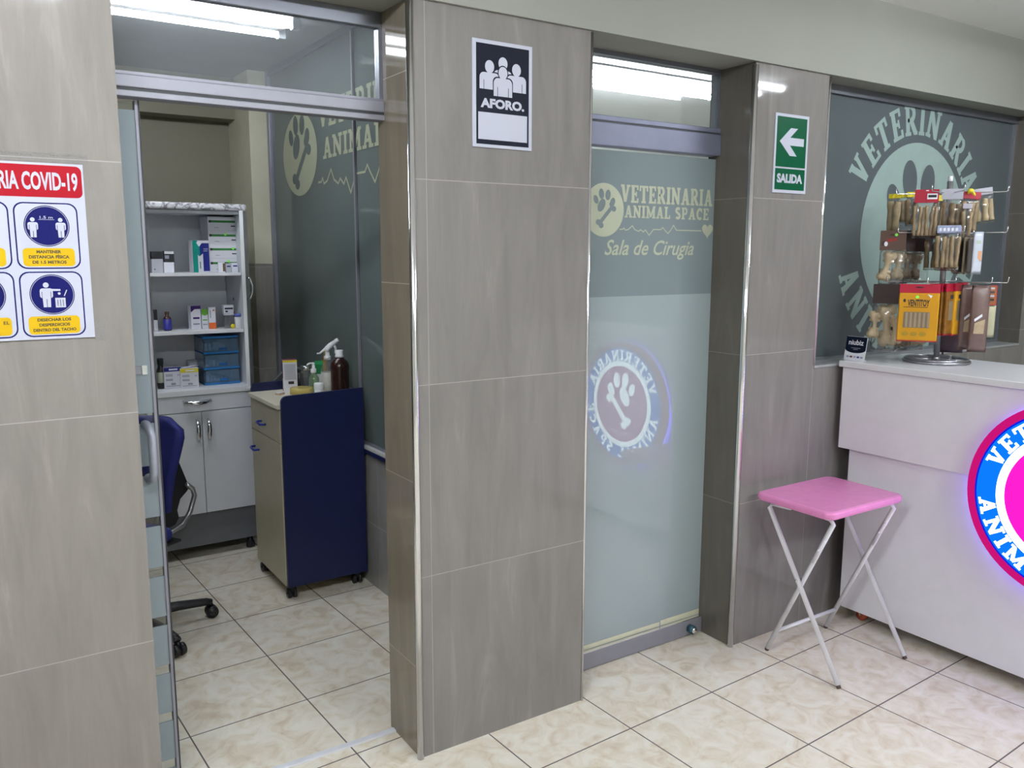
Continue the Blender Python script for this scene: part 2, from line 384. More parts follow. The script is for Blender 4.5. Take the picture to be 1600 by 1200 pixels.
def ecg(x0, x1, z, amp):
    pat = [(0, 0), (.05, 0), (.07, .25), (.09, -.15), (.14, 0), (.2, .7), (.24, 0), (.3, -.3), (.33, 0), (.38, -.4), (.41, 0), (.47, -1), (.54, .1), (.66, .1), (.69, .5), (.72, 0.1), (.78, -.6), (.83, .1), (.87, 1), (.92, .05), (1, .05)]
    return [(x0+(x1-x0)*a, z+b*amp) for a, b in pat]
def FRONT(x=0, y=0, z=0): return Matrix.Translation((x, y, z))                        # local x,z as world x,z, facing -Y
def FACE_LEFT(x, y=0, z=0): return Matrix.Translation((x, y, z)) @ Matrix.Rotation(math.radians(-90), 4, 'Z')   # facing -X, local x towards -Y
# ------------------------------------------------------------------ shared materials
TILE = wall_tile('tile_facade', 0, 0.047, 0.0, base=(0.208, 0.196, 0.186))
TILE_L = wall_tile('tile_facade_left', 0, -0.62, 0.0)
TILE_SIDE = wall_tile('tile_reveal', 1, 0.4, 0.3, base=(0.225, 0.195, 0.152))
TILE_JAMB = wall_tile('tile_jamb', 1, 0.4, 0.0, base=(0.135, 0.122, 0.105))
TILE_DADO = wall_tile('tile_dado', 1, 0.12, 0.31, base=(0.30, 0.29, 0.275), rough=0.2)
FLOOR = floor_mat()
CREAM = pmat('paint_cream', (0.27, 0.275, 0.245), 0.6, var=0.03, scale=3)
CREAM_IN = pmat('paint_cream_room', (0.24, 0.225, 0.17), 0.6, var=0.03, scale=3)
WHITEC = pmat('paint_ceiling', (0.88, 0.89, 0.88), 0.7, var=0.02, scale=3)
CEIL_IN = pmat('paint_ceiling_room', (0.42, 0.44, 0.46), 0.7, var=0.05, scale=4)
CHROME = pmat('chrome', (0.86, 0.87, 0.9), 0.13, 1.0, var=0.02)
ALU = pmat('aluminium', (0.28, 0.28, 0.325), 0.5, 0.4, var=0.03, scale=30)
ALU_D = pmat('aluminium_dark', (0.22, 0.23, 0.27), 0.35, 0.8, var=0.04)  # darker aluminium for the transom and window frames
WHITE = pmat('white_laminate', (0.78, 0.77, 0.83), 0.35, var=0.02)
WHITE_CAB = pmat('white_melamine', (0.72, 0.74, 0.79), 0.4, var=0.02)
WHITE_P = pmat('white_plastic', (0.82, 0.83, 0.86), 0.3, var=0.02)
BLACK = pmat('black_plastic', (0.014, 0.014, 0.017), 0.4, var=0.1)
GASKET = pmat('rubber_gasket', (0.03, 0.032, 0.036), 0.5)
NAVY = pmat('navy_laminate', (0.006, 0.012, 0.066), 0.42, var=0.04)
BEIGE = pmat('beige_laminate', (0.42, 0.385, 0.28), 0.4, var=0.03)
BEIGE_T = pmat('beige_top', (0.70, 0.66, 0.53), 0.35, var=0.03)
PAPER = pmat('paper_white', (0.78, 0.79, 0.86), 0.4, var=0.01)
GLASS = thin_glass('clear_glass')
GLASS_D = thin_glass('dusty_glass', haze=0.10, hazecol=(0.45, 0.48, 0.55), refl=0.8)
CLEARP = thin_glass('clear_plastic', tint=(0.9, 0.91, 0.91), refl=1.3, haze=0.08, hazecol=(0.8, 0.8, 0.85), rough=0.08)
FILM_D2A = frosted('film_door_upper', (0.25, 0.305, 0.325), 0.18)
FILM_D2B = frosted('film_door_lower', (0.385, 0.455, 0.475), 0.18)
FILM_PART = frosted('film_partition', (0.135, 0.165, 0.16), 0.1, refl=0.9, rough=0.06)
FILM_WIN = frosted('film_window', (0.10, 0.12, 0.13), 0.1, refl=0.8, rough=0.06)
FILM_LEAF = frosted('film_leaf', (0.36, 0.43, 0.47), 0.3, refl=0.8, rough=0.1)
CUT_PALE = pmat('cutout_pale', (0.42, 0.45, 0.34), 0.4, var=0.03)  # pale inlay: the room seen through clear letters, put into the colour
CUT_PART = pmat('cutout_partition', (0.36, 0.38, 0.27), 0.5, var=0.04)  # same inlay for the partition, room behind painted as a pale tone
CUT_WIN = pmat('cutout_window', (0.27, 0.36, 0.34), 0.4, var=0.05)  # lit room behind the clear emblem, painted as a pale green inlay
TUBE_LOBBY = emat('tube_lobby', (0.90, 0.95, 1.0), LOBBY_L)
TUBE_COUNTER = emat('tube_counter', (0.90, 0.95, 1.0), COUNTER_L)
TUBE_ROOM = emat('tube_room', (0.90, 0.94, 1.0), ROOM_L)
TUBE_SURG = emat('tube_surgery', (0.88, 0.93, 1.0), SURG_L)

ZB, ZC, YG = 2.29, 2.612, 0.19     # beam underside, ceiling, depth of the door planes
XP = 0.46                          # frosted partition inside the consulting room

# ------------------------------------------------------------------ large structure
struct(MB().box((-3.4, -4.6, -0.1), (5.6, 3.6, 0)).build('floor', FLOOR))
struct(MB().box((-3.4, -4.6, ZC), (5.6, 0.0, ZC+0.1)).build('ceiling', WHITEC))
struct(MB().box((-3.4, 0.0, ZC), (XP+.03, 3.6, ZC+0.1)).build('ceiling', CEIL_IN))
struct(MB().box((XP+.03, 0.0, ZC), (5.6, 3.6, ZC+0.1)).build('ceiling', WHITEC))
struct(MB().box((-3.4, -0.012, ZB), (5.6, 0.24, ZC)).build('wall_above_doors', CREAM))
struct(MB().box((-3.4, 0, 0), (-0.762, 0.155, ZB)).build('wall_front_left', TILE_L))
b = MB(); b.box((0, 0, 0), (0.6465, 0.22, ZB), 0)
o = struct(b.build('wall_front_middle', [TILE, TILE_SIDE, TILE_JAMB]))
for p in o.data.polygons:
    if p.normal.x < -0.9: p.material_index = 1
    elif p.normal.x > 0.9: p.material_index = 2
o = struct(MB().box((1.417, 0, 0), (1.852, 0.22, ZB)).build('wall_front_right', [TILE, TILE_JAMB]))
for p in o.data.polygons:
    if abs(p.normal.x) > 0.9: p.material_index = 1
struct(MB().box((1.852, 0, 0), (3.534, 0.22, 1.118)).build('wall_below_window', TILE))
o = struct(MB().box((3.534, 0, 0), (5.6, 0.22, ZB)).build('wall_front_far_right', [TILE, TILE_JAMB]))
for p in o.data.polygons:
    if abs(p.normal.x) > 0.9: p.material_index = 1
LOB = pmat('paint_lobby', (0.55, 0.54, 0.49), 0.6, var=0.03, scale=3)
struct(MB().box((-3.5, -4.6, 0), (-3.4, 3.6, ZC)).build('wall_left', LOB))
struct(MB().box((5.6, -4.6, 0), (5.7, 3.6, ZC)).build('wall_right', LOB))
struct(MB().box((-3.4, -4.7, 0), (5.6, -4.6, ZC)).build('wall_back', LOB))
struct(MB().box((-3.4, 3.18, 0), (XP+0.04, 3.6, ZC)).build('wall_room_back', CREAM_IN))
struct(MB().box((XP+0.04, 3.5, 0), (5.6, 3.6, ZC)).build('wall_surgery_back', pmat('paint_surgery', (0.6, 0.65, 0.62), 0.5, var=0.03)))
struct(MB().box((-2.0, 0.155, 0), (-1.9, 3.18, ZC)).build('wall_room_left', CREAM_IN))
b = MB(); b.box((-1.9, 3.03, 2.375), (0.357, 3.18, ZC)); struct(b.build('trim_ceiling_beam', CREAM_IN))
b = MB(); b.box((0.357, 2.75, 1.528), (XP+0.02, 3.18, ZC), 0); b.box((0.352, 2.745, 0), (XP+0.02, 3.18, 1.526), 1)
struct(b.build('wall_column', [pmat('paint_column', (0.62, 0.60, 0.47), 0.6, var=0.03), wall_tile('tile_column', 0, 0.1, 0.31, base=(0.30, 0.285, 0.26), rough=0.2)]))
# partition: tiled dado, sill, frosted glazing
struct(MB().box((XP, 0.22, 0), (XP+0.05, 2.745, 0.66)).build('wall_partition_dado', TILE_DADO))
b = MB(); b.box((XP-0.018, 0.22, 0.672), (XP+0.05, 2.745, 0.69), 0, 0.003); b.box((XP-0.02, 0.22, 0.655), (XP+0.05, 2.745, 0.672), 1)
struct(b.build('trim_partition_sill', [pmat('sill_white', (0.6, 0.6, 0.58), 0.4), NAVY]))
pw = struct(MB().box((XP+0.012, 0.22, 0.70), (XP+0.02, 2.70, 2.58)).build('window_2', FILM_PART))
b = MB(); b.box((XP-0.004, 2.70, 0.69), (XP+0.034, 2.745, 2.61), 0, 0.002); b.box((XP-0.004, 0.22, 2.58), (XP+0.034, 2.70, 2.61), 1); b.box((XP-0.002, 0.22, 0.69), (XP+0.034, 2.70, 0.70), 0)
b.build('window_frame', [pmat('profile_grey', (0.30, 0.31, 0.37), 0.4, 0.5), ALU_D], pw)
b = MB(); b.box((XP-0.001, 1.497, 0.70), (XP+0.011, 1.511, 2.58), 0, 0.001); b.build('mullion', ALU, pw)
# cut-out lettering of the partition, laid over the film as a pale inlay
L = FACE_LEFT(XP+0.0105); b = MB()
b.disc((-2.255, 2.108), 0.262, 0.215, 0, L, 48)
slab_text(b, 'VETERINARIA', -1.96, 2.165+0.04, -0.72, 2.325, 0, L)
slab_text(b, 'ANIMAL SPACE', -1.915, 2.055, -0.55, 2.155, 0, L)
b.stroke(ecg(-1.99, -1.1, 1.945, 0.075), 0.010, 0, L); b.stroke([(-1.1, 1.948), (-0.6, 1.948)], 0.01, 0, L)
lab(b.build('lettering', CUT_PART, pw), 'pale cut-out shop lettering and heartbeat line on the frosted partition')
L = FACE_LEFT(XP+0.0095); b = MB(); paw_bone(b, -2.255, 2.12, 0.235, 0, L, 1.15)
lab(b.build('paw_mark', FILM_PART, pw), 'frosted paw and bone inside the pale disc')

# chrome corner profiles
for i, (x, y, r) in enumerate(((0.0, 0.0, 0.011), (0.6465, 0.0, 0.005), (1.417, 0.0, 0.012), (1.852, 0.0, 0.006))):
    b = MB(); b.cyl((x, y, 0.0 if i < 3 else 1.131), (x, y, ZB-0.004 if i != 2 else ZB-0.01), r, seg=16); struct(b.build('trim_%d' % (i+1), CHROME))

# ------------------------------------------------------------------ door 1: header, transom, sliding glass leaf
d1 = struct(MB().box((-0.762, YG-0.018, 2.004), (0.0, YG+0.03, 2.036), 0, 0.003).box((-0.762, YG-0.014, 1.997), (0.0, YG+0.03, 2.004), 1).box((-0.762, YG-0.018, 1.981), (0.0, YG+0.03, 1.997), 0, 0.002).build('door_1', [ALU, GASKET]))
b = MB(); b.box((-0.762, YG-0.012, 2.0362), (0.0, YG-0.004, 2.044), 0); b.build('glazing_bead', ALU, d1)
b = MB(); b.box((-0.762, YG-0.01, 2.245), (0.0, YG+0.02, ZB), 0, 0.002); b.box((-0.012, YG-0.01, 2.044), (0.0, YG+0.02, 2.245), 0); b.build('transom_frame', ALU_D, d1)
b = MB(); b.box((-0.762, YG+0.002, 2.044), (-0.012, YG+0.007, 2.245)); lab(b.build('transom_pane', GLASS_D, d1), 'dusty clear glass pane above the sliding door')
b = MB(); b.box((-0.762, YG-0.012, 0.0), (0.0, YG+0.012, 0.007), 0, 0.002); b.build('floor_track', pmat('track_white', (0.72, 0.73, 0.78), 0.4), d1)
XE = -0.676
d2 = struct(MB().box((-1.55, YG+0.036, 0.02), (XE-0.004, YG+0.044, 1.975)).build('door_2', GLASS))
b = MB(); b.box((-1.55, YG+0.030, 1.155), (XE-0.012, YG+0.0355, 1.955)); 
z = 1.155
for k in range(8):
    b.box((-1.55, YG+0.030, z-0.147), (XE-0.012, YG+0.0355, z-0.028)); z -= 0.147
lab(b.build('frosted_film', FILM_LEAF, d2), 'frosted film on the sliding leaf with clear stripes low down')
b = MB(); b.box((XE-0.012, YG+0.026, 0.012), (XE-0.004, YG+0.05, 1.98), 0, 0.001); b.box((XE-0.004, YG+0.026, 0.012), (XE, YG+0.05, 1.98), 1); b.build('edge_profile', [ALU, GASKET], d2)
b = MB(); b.tube([(-0.712, YG+0.034, 1.125), (-0.712, YG+0.01, 1.128), (-0.708, YG-0.012, 1.12), (-0.705, YG-0.02, 1.10), (-0.705, YG-0.02, 1.0), (-0.708, YG-0.012, 0.98), (-0.712, YG+0.01, 0.973), (-0.712, YG+0.034, 0.975)], 0.0115, seg=14)
lab(b.build('pull_handle', pmat('handle_grey', (0.36, 0.38, 0.45), 0.35, 0.3), d2), 'grey curved pull handle')
b = MB(); b.box((-0.712, YG+0.024, 1.262), (-0.698, YG+0.031, 1.288), 0, 0.002); b.box((-0.735, YG+0.024, 1.265), (-0.714, YG+0.031, 1.286), 1); b.build('latch', [pmat('latch_white', (0.6, 0.62, 0.58), 0.4), ALU], d2)

# ------------------------------------------------------------------ door 3: surgery door with frosted film
YD = 0.18
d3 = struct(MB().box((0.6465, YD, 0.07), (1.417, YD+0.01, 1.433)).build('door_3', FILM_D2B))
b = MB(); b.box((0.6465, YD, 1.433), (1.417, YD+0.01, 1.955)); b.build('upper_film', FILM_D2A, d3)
b = MB(); b.box((0.6465, YD-0.025, 1.966), (1.417, YD+0.03, 2.046), 0, 0.003); b.box((0.6465, YD-0.018, 2.046), (1.417, YD+0.03, 2.052), 1); b.box((0.6465, YD-0.02, 2.052), (1.417, YD+0.03, 2.07), 0, 0.002); b.build('header_rail', [pmat('header_alu', (0.17, 0.18, 0.25), 0.45, 0.4), GASKET], d3)
b = MB(); b.box((0.6465, YD-0.012, 2.274), (1.417, YD+0.03, ZB), 0); b.box((1.411, YD-0.01, 2.07), (1.417, YD+0.03, 2.274), 0); b.build('transom_frame', ALU_D, d3)
b = MB(); b.box((0.6465, YD+0.004, 2.07), (1.411, YD+0.009, 2.274)); b.build('transom_pane', thin_glass('transom_glass', refl=2.0, haze=0.06, hazecol=(0.7, 0.75, 0.8)), d3)
b = MB(); b.box((0.6465, YD-0.02, 0.004), (1.417, YD+0.03, 0.072), 0, 0.003); b.box((0.6465, YD-0.019, 0.072), (1.417, YD-0.005, 0.0745), 1); b.build('bottom_rail', [ALU, CHROME], d3)
b = MB(); b.cyl((1.345, YD-0.02, 0.035), (1.345, YD-0.045, 0.035), 0.018, seg=18); b.cyl((1.345, YD-0.045, 0.035), (1.345, YD-0.052, 0.035), 0.013, mat=1, seg=18); b.build('floor_lock', [pmat('lock_teal', (0.03, 0.09, 0.12), 0.3, 0.4), CHROME], d3)
b = MB(); b.box((0.6465, YD-0.0015, 0.0755), (1.19, YD-0.0005, 0.094)); b.box((1.196, YD-0.0015, 0.0755), (1.416, YD-0.0005, 0.098)); b.build('clear_strip', pmat('pale_strip', (0.66, 0.65, 0.48), 0.3), d3)
L = FRONT(0, YD-0.0012); b = MB()
b.disc((0.856, 1.745), 0.093, 0.095, 0, L)
slab_text(b, 'VETERINARIA', 0.932, 1.775, 1.405, 1.838, 0, L)
slab_text(b, 'ANIMAL SPACE', 0.952, 1.721, 1.388, 1.765, 0, L)
b.stroke(ecg(0.93, 1.24, 1.678, 0.02), 0.0035, 0, L); b.stroke([(1.24, 1.679), (1.35, 1.679)], 0.004, 0, L)
hp = []
for k in range(40):
    a = k/40*2*math.pi; hp.append((1.383+0.0019*16*math.sin(a)**3*0.98, 1.681+0.0019*(13*math.cos(a)-5*math.cos(2*a)-2*math.cos(3*a)-math.cos(4*a))))
b.poly(hp, 0, L)
text(b, 'Sala de Cirugía'.replace('í', 'i'), 0.862, 1.567, 1.312, 1.64, 0, L, off=0.012, shear=0.35)
lab(b.build('lettering', CUT_PALE, d3), 'pale surgery room lettering cut into the door film')
L = FRONT(0, YD-0.0022); b = MB(); paw_bone(b, 0.856, 1.75, 0.085, 0, L); lab(b.build('paw_mark', FILM_D2A, d3), 'frosted paw and bone in the pale disc')

# ------------------------------------------------------------------ window 1: counter window with round cut-out emblem
YW = 0.12
w1 = struct(MB().box((1.852, YW, 1.13), (3.534, YW+0.01, 2.26)).build('window_1', FILM_WIN))
b = MB(); b.box((1.852, YW-0.02, 2.255), (3.534, YW+0.03, ZB), 0); b.box((1.852, YW-0.012, 1.1295), (3.534, YW+0.03, 1.142), 1); b.box((3.516, YW-0.01, 1.142), (3.534, YW+0.03, 2.255), 1); b.build('window_frame', [ALU_D, pmat('frame_grey', (0.28, 0.30, 0.33), 0.4, 0.6)], w1)
struct(MB().box((1.852, -0.004, 1.118), (3.534, YW-0.012, 1.1295), 0, 0.002).build('trim_window_sill', pmat('sill_grey', (0.34, 0.35, 0.36), 0.3)))
L = FRONT(0, YW-0.0012); b = MB(); cx, cz, R0 = 2.70, 1.688, 0.415
b.disc((cx, cz), R0, R0, 0, L, 72)
arc_text(b, 'VETERINARIA', cx, cz, R0+0.035, 0.135, 90, 132, 0, L)
arc_text(b, 'ANIMAL SPACE', cx, cz, R0+0.035, 0.135, 270, 146, 0, L, True)
lab(b.build('lettering', CUT_WIN, w1), 'pale round emblem with lettering on the counter window')
L = FRONT(0, YW-0.0022); b = MB(); paw_bone(b, cx, cz, R0*0.98, 0, L); b.build('paw_mark', FILM_WIN, w1)

# ------------------------------------------------------------------ ceiling lights
def batten(name, label, x0, x1, y, z, mt, gap, wide=True, group=None):
    t = thing(name, label, 'ceiling light', ((x0+x1)/2, y, z), group)
    b = MB(); hw = gap/2+0.035 if wide else gap/2-0.03; b.box((x0, y-hw, z-0.012), (x1, y+hw, z), 0, 0.004); b.box((x0+0.03, y-0.035, z-0.05), (x1-0.03, y+0.035, z-0.012), 0, 0.01); b.build('housing', WHITE_P, t)
    for s_ in (-1, 1):
        yy = y+s_*gap/2
        b = MB(); b.cyl((x0+0.035, yy, z-0.045), (x1-0.035, yy, z-0.045), 0.014, seg=12); b.build('tube', mt, t)
        for xa, xb in ((x0, x0+0.034), (x1-0.034, x1)):
            b = MB(); b.box((xa, yy-0.018-(0 if wide or s_ < 0 else 0.02), z-0.064), (xb, yy+0.018+(0 if wide or s_ > 0 else 0.02), z-0.006), 0, 0.004); b.build('lamp_holder', pmat('holder', (0.75, 0.8, 0.85), 0.3), t)
    return t
batten('ceiling_light', 'twin-tube fluorescent light on the consulting room ceiling behind the transom', -1.06, 0.225, 1.605, ZC+0.003-0.006, TUBE_ROOM, 0.19)
batten('ceiling_light', 'twin-tube fluorescent light glaring through the transom over the frosted door', 1.75, 2.98, 1.62, ZC-0.002, TUBE_SURG, 0.16)
batten('ceiling_light', 'twin-tube fluorescent light above the reception counter', 1.9, 3.14, -1.36, ZC-0.002, TUBE_COUNTER, 0.18, False)
batten('ceiling_light', 'twin-tube fluorescent light on the lobby ceiling in front of the tiled piers', -1.9, -0.66, -1.48, ZC-0.002, TUBE_LOBBY, 0.18, False)
batten('ceiling_light', 'unseen twin-tube fluorescent light added at the rear of the lobby ceiling', 0.3, 1.54, -3.4, ZC-0.002, TUBE_LOBBY, 0.18, False)  # unseen light, added out of view to brighten the lobby
# ------------------------------------------------------------------ wall signs
SIGNP = pmat('sign_white', (0.47, 0.485, 0.57), 0.4, spec=0.12, var=0.01)
BLACKINK = pmat('ink_black', (0.010, 0.012, 0.022), 0.35, spec=0.12, var=0.02)
GREENS = pmat('sign_green', (0.002, 0.075, 0.032), 0.35, spec=0.12, var=0.03)
NAVYINK = pmat('ink_navy', (0.008, 0.009, 0.09), 0.35, spec=0.12, var=0.03)
REDINK = pmat('ink_red', (0.34, 0.010, 0.020), 0.35, spec=0.12, var=0.03)
YELINK = pmat('ink_yellow', (0.58, 0.37, 0.012), 0.35, spec=0.12, var=0.03)
# occupancy sign
b = MB(); L = FRONT(0.2, -0.006)
b.box((0.2, -0.0045, 1.903), (0.412, -0.0005, 2.21), 0)
def q(u, v): return (u*0.212, 1.903+v*0.307)   # fractions of the sheet
L2 = lambda k: FRONT(0.2, -0.0045-0.0003*k)
b.poly([q(.06, .03), q(.945, .03), q(.945, .965), q(.06, .965)], 1, L2(1))
def fig(cx, cz, hw, top, bot, hr, k):
    """bust of one person in the occupancy pictogram"""
    P = [(cx-hw, bot), (cx+hw, bot), (cx+hw, top-0.05)]
    P += [(cx+hw-0.07+0.07*math.cos(a), top-0.05+0.05*math.sin(a)) for a in [math.radians(x) for x in range(15, 91, 15)]]
    P += [(cx-hw+0.07-0.07*math.sin(a), top-0.05+0.05*math.cos(a)) for a in [math.radians(x) for x in range(0, 76, 15)]]+[(cx-hw, top-0.05)]
    grow = [(cx+(x-cx)*1.09, z+(0.012 if z > bot+0.01 else 0)) for x, z in P]
    b.poly([q(*p) for p in grow], 1, L2(k)); b.disc(q(cx, cz), (hr+.014)*0.212, (hr*1.0+.014)*0.245, 1, L2(k))
    b.poly([q(*p) for p in P], 2, L2(k+1)); b.disc(q(cx, cz), hr*0.212, hr*0.245, 2, L2(k+1))
    for s_ in (-1, 1): b.stroke([q(cx+s_*hw*0.58, bot), q(cx+s_*hw*0.58, bot+0.085)], 0.0018, 1, L2(k+2))
fig(0.50, 0.80, 0.155, 0.735, 0.60, 0.075, 2)
fig(0.275, 0.755, 0.165, 0.70, 0.545, 0.075, 5); fig(0.725, 0.755, 0.165, 0.70, 0.545, 0.075, 5)
fig(0.495, 0.71, 0.155, 0.66, 0.49, 0.075, 8)
a0, a1 = q(.13, .372), q(.865, .462); text(b, 'AFORO.', a0[0], a0[1], a1[0], a1[1], 2, L2(2), off=0.05)
b.poly([q(.09, .075), q(.915, .075), q(.915, .33), q(.09, .33)], 2, L2(2))
tag(b.build('wall_sign', [SIGNP, BLACKINK, SIGNP]), 'black and white occupancy sign with people pictogram on the middle pier', 'sign')
# exit sign
b = MB(); x0, x1, z0, z1 = 1.535, 1.731, 1.824, 2.120
b.box((x0, -0.0045, z0), (x1, -0.0005, z1), 0)
L = FRONT(0, -0.0049); b.poly([(x0+.01, z0+.012), (x1-.011, z0+.012), (x1-.011, z0+.092), (x0+.01, z0+.092)], 1, L); b.poly([(x0+.01, z0+.098), (x1-.011, z0+.098), (x1-.011, z1-.011), (x0+.01, z1-.011)], 1, L)
L = FRONT(0, -0.0053); ax, az = x0+.028, z0+.193
b.poly([(ax, az), (ax+.062, az+.052), (ax+.103, az+.052), (ax+.060, az+.016), (ax+.142, az+.016), (ax+.142, az-.013), (ax+.060, az-.013), (ax+.103, az-.052), (ax+.062, az-.052)], 0, L)
text(b, 'SALIDA', x0+.022, z0+.038, x1-.024, z0+.073, 0, L, off=0.05)
tag(b.build('exit_sign', [SIGNP, GREENS]), 'green exit sign with white left arrow on the right pier', 'sign')
# hygiene poster on the left pier
b = MB(); PX, PZ = -0.846, 1.391
b.box((-1.36, -0.0045, PZ), (PX, -0.0005, 1.789), 0)
L = lambda k: FRONT(0, -0.0045-0.0004*k)
b.rrect(-1.34, 1.713, PX-.004, 1.784, 0.012, 1, L(1)); text(b, 'RIA COVID-19', -1.016, 1.728, PX-.013, 1.769, 0, L(2), off=0.03)
def panel(cx, cz, lines, pic):
    hw, hh = 0.0645, 0.0745
    b.rrect(cx-hw, cz-hh, cx+hw, cz+hh, 0.02, 2, L(1)); b.rrect(cx-hw+.003, cz-hh+.003, cx+hw-.003, cz+hh-.003, 0.018, 0, L(2))
    b.disc((cx, cz+.022), 0.046, 0.046, 2, L(3))
    for k in range(48):
        t0, t1 = k*math.pi/24, (k+1)*math.pi/24
        b.poly([(cx+.0440*c_, cz+.022+.0440*s_) for c_, s_ in ((math.cos(t0), math.sin(t0)), (math.cos(t1), math.sin(t1)))]+[(cx+.0431*c_, cz+.022+.0431*s_) for c_, s_ in ((math.cos(t1), math.sin(t1)), (math.cos(t0), math.sin(t0)))], 0, L(4))
    b.rrect(cx-hw+.012, cz-hh+.006, cx+hw-.012, cz-hh+.047, 0.009, 3, L(3))
    for i, (s_, wd) in enumerate(lines):
        zz = cz-hh+.0352-i*.0118; text(b, s_, cx-wd/2, zz, cx+wd/2, zz+.0072 if 'Í' not in s_ else zz+.0092, 4, L(4), off=0.045)
    pic(cx, cz+.022)
def man(x, z, s_=1.0):
    b.disc((x, z+.018*s_), .0052*s_, .0052*s_, 0, L(4), 16)
    b.rrect(x-.0115*s_, z-.008*s_, x+.0115*s_, z+.0115*s_, .005*s_, 0, L(4)); b.poly([(x-.0065*s_, z-.026*s_), (x+.0065*s_, z-.026*s_), (x+.0075*s_, z), (x-.0075*s_, z)], 0, L(4))
    b.stroke([(x, z-.026*s_), (x, z-.01*s_)], .0012, 2, L(5))
    for d in (-1, 1): b.stroke([(x+d*.0078*s_, z-.008*s_), (x+d*.0078*s_, z+.005*s_)], .001, 2, L(5))
def pic_dist(cx, cz):
    man(cx-.028, cz-.002, .9); man(cx+.028, cz-.002, .9)
    text(b, '1.5 m', cx-.013, cz+.0165, cx+.013, cz+.0225, 0, L(4), off=0.01); b.stroke([(cx-.016, cz+.0145), (cx+.016, cz+.0145)], .0008, 0, L(4))
def pic_bin(cx, cz):
    man(cx-.012, cz+.001, 1.15); b.poly([(cx-.006, cz+.008), (cx+.017, cz+.008), (cx+.017, cz+.012), (cx-.006, cz+.013)], 0, L(4))
    b.poly([(cx+.005, cz-.03), (cx+.026, cz-.03), (cx+.026, cz-.008), (cx+.005, cz-.008)], 0, L(4))
    for k in range(3): b.stroke([(cx+.010+k*.0055, cz-.027), (cx+.010+k*.0055, cz-.012)], .0012, 2, L(5))
    b.stroke([(cx+.030, cz+.01), (cx+.024, cz-.004)], .002, 0, L(4)); b.disc((cx+.014, cz+.002), .003, .003, 0, L(4), 12)
def pic_hand(cx, cz):
    b.ell((cx, -.0062, cz), (.014, .0004, .01), 0, 10)
p1 = at(72, 372, 'Y', 0); p2 = at(83, 485, 'Y', 0)
panel(-0.9285, 1.6265, [('MANTENER', .050), ('DISTANCIA FÍSICA', .082), ('DE 1.5 METROS', .069)], pic_dist)
panel(-0.9285, 1.4715, [('DESECHAR LOS', .069), ('DESPERDICIOS', .063), ('DENTRO DEL TACHO', .088)], pic_bin)
def pic_none(cx, cz): pass
panel(-1.0665, 1.6265, [], pic_hand); panel(-1.0665, 1.4715, [], pic_hand); text(b, 'EL', -1.030, 1.428, -1.018, 1.4352, 4, L(4), off=.02)
tag(b.build('poster', [SIGNP, REDINK, NAVYINK, YELINK, pmat('ink_dark', (0.06, 0.05, 0.02), 0.4)]), 'white hygiene poster with red heading and round blue pictograms on the left pier', 'poster')
TAPE = thin_glass('clear_tape', tint=(0.97, 0.97, 0.97), refl=1.5, haze=0.04, hazecol=(0.9, 0.9, 0.92), rough=0.12)
b = MB(); b.box((-1.2, -0.0016, 1.792), (-0.835, -0.0008, 1.812))
for k in range(6): b.tube([(-1.05+k*.035, -0.0016, 1.807+.003*(k % 2)), (-1.02+k*.037, -0.0020, 1.809-.002*(k % 3))], 0.0006, seg=5)
tag(b.build('clear_tape', TAPE), 'wrinkled clear sticky tape along the top edge of the poster', 'tape')
b = MB(); b.box((-0.845, -0.0016, 1.38), (-0.823, -0.0008, 1.43)); tag(b.build('clear_tape', TAPE), 'short clear sticky tape at the lower right corner of the poster', 'tape')

# ------------------------------------------------------------------ reception counter and lit sign
ct = thing('reception_counter', 'white reception counter with stepped front panels on small wheels', 'counter', (2.26, -1.3, 0))
b = MB(); b.box((2.022, -2.6, 0.062), (2.48, -0.075, 0.768), 0, 0.002); b.build('lower_panel', WHITE, ct)
b = MB(); b.box((2.0, -2.6, 0.770), (2.48, -0.035, 1.117), 0, 0.002); b.build('upper_panel', WHITE, ct)
b = MB(); b.box((1.988, -2.62, 1.119), (2.50, -0.022, 1.145), 0, 0.003); lab(b.build('countertop', pmat('white_top', (0.74, 0.74, 0.78), 0.22, var=0.01), ct), 'flat white countertop')
for x, y in ((2.1, -0.14), (2.1, -1.4), (2.42, -0.14)):
    b = MB(); b.cyl((x-.012, y, 0.024), (x+.012, y, 0.024), 0.024, seg=18); b.tube([(x-.018, y, .024), (x-.018, y+.01, .05), (x, y+.012, .062)], 0.004, mat=1, seg=6); b.tube([(x+.018, y, .024), (x+.018, y+.01, .05), (x, y+.012, .062)], 0.004, mat=1, seg=6)
    lab(b.build('caster', [pmat('caster_orange', (0.55, 0.11, 0.05), 0.35), CHROME], ct), 'orange caster wheel')
SYC, SZC, SR = -0.968, 0.757, 0.347
ls = thing('led_sign', 'round lit sign in pink and blue on the counter front', 'sign', (1.985, SYC, SZC-SR))
E_W, E_B, E_M = emat('lit_white', (0.80, 0.93, 1.0), 4.2), emat('lit_blue', (0.002, 0.105, 0.90), 2.0), emat('lit_magenta', (1.0, 0.014, 0.62), 1.05)
E_RIM, E_EDGE, E_V = emat('lit_rim', (0.80, 0.01, 0.24), 0.75), emat('lit_violet_back', (0.16, 0.10, 1.0), 9.0), emat('lit_deep_blue', (0.004, 0.02, 0.8), 0.9)
Lx = lambda k: FACE_LEFT(1.952-0.0006*k, SYC, SZC)
b = MB(); b.disc((0, 0), SR, SR, 0, FACE_LEFT(1.9528, SYC, SZC), 96, th=0.034); lab(b.build('sign_body', E_RIM, ls), 'pink glowing rim')
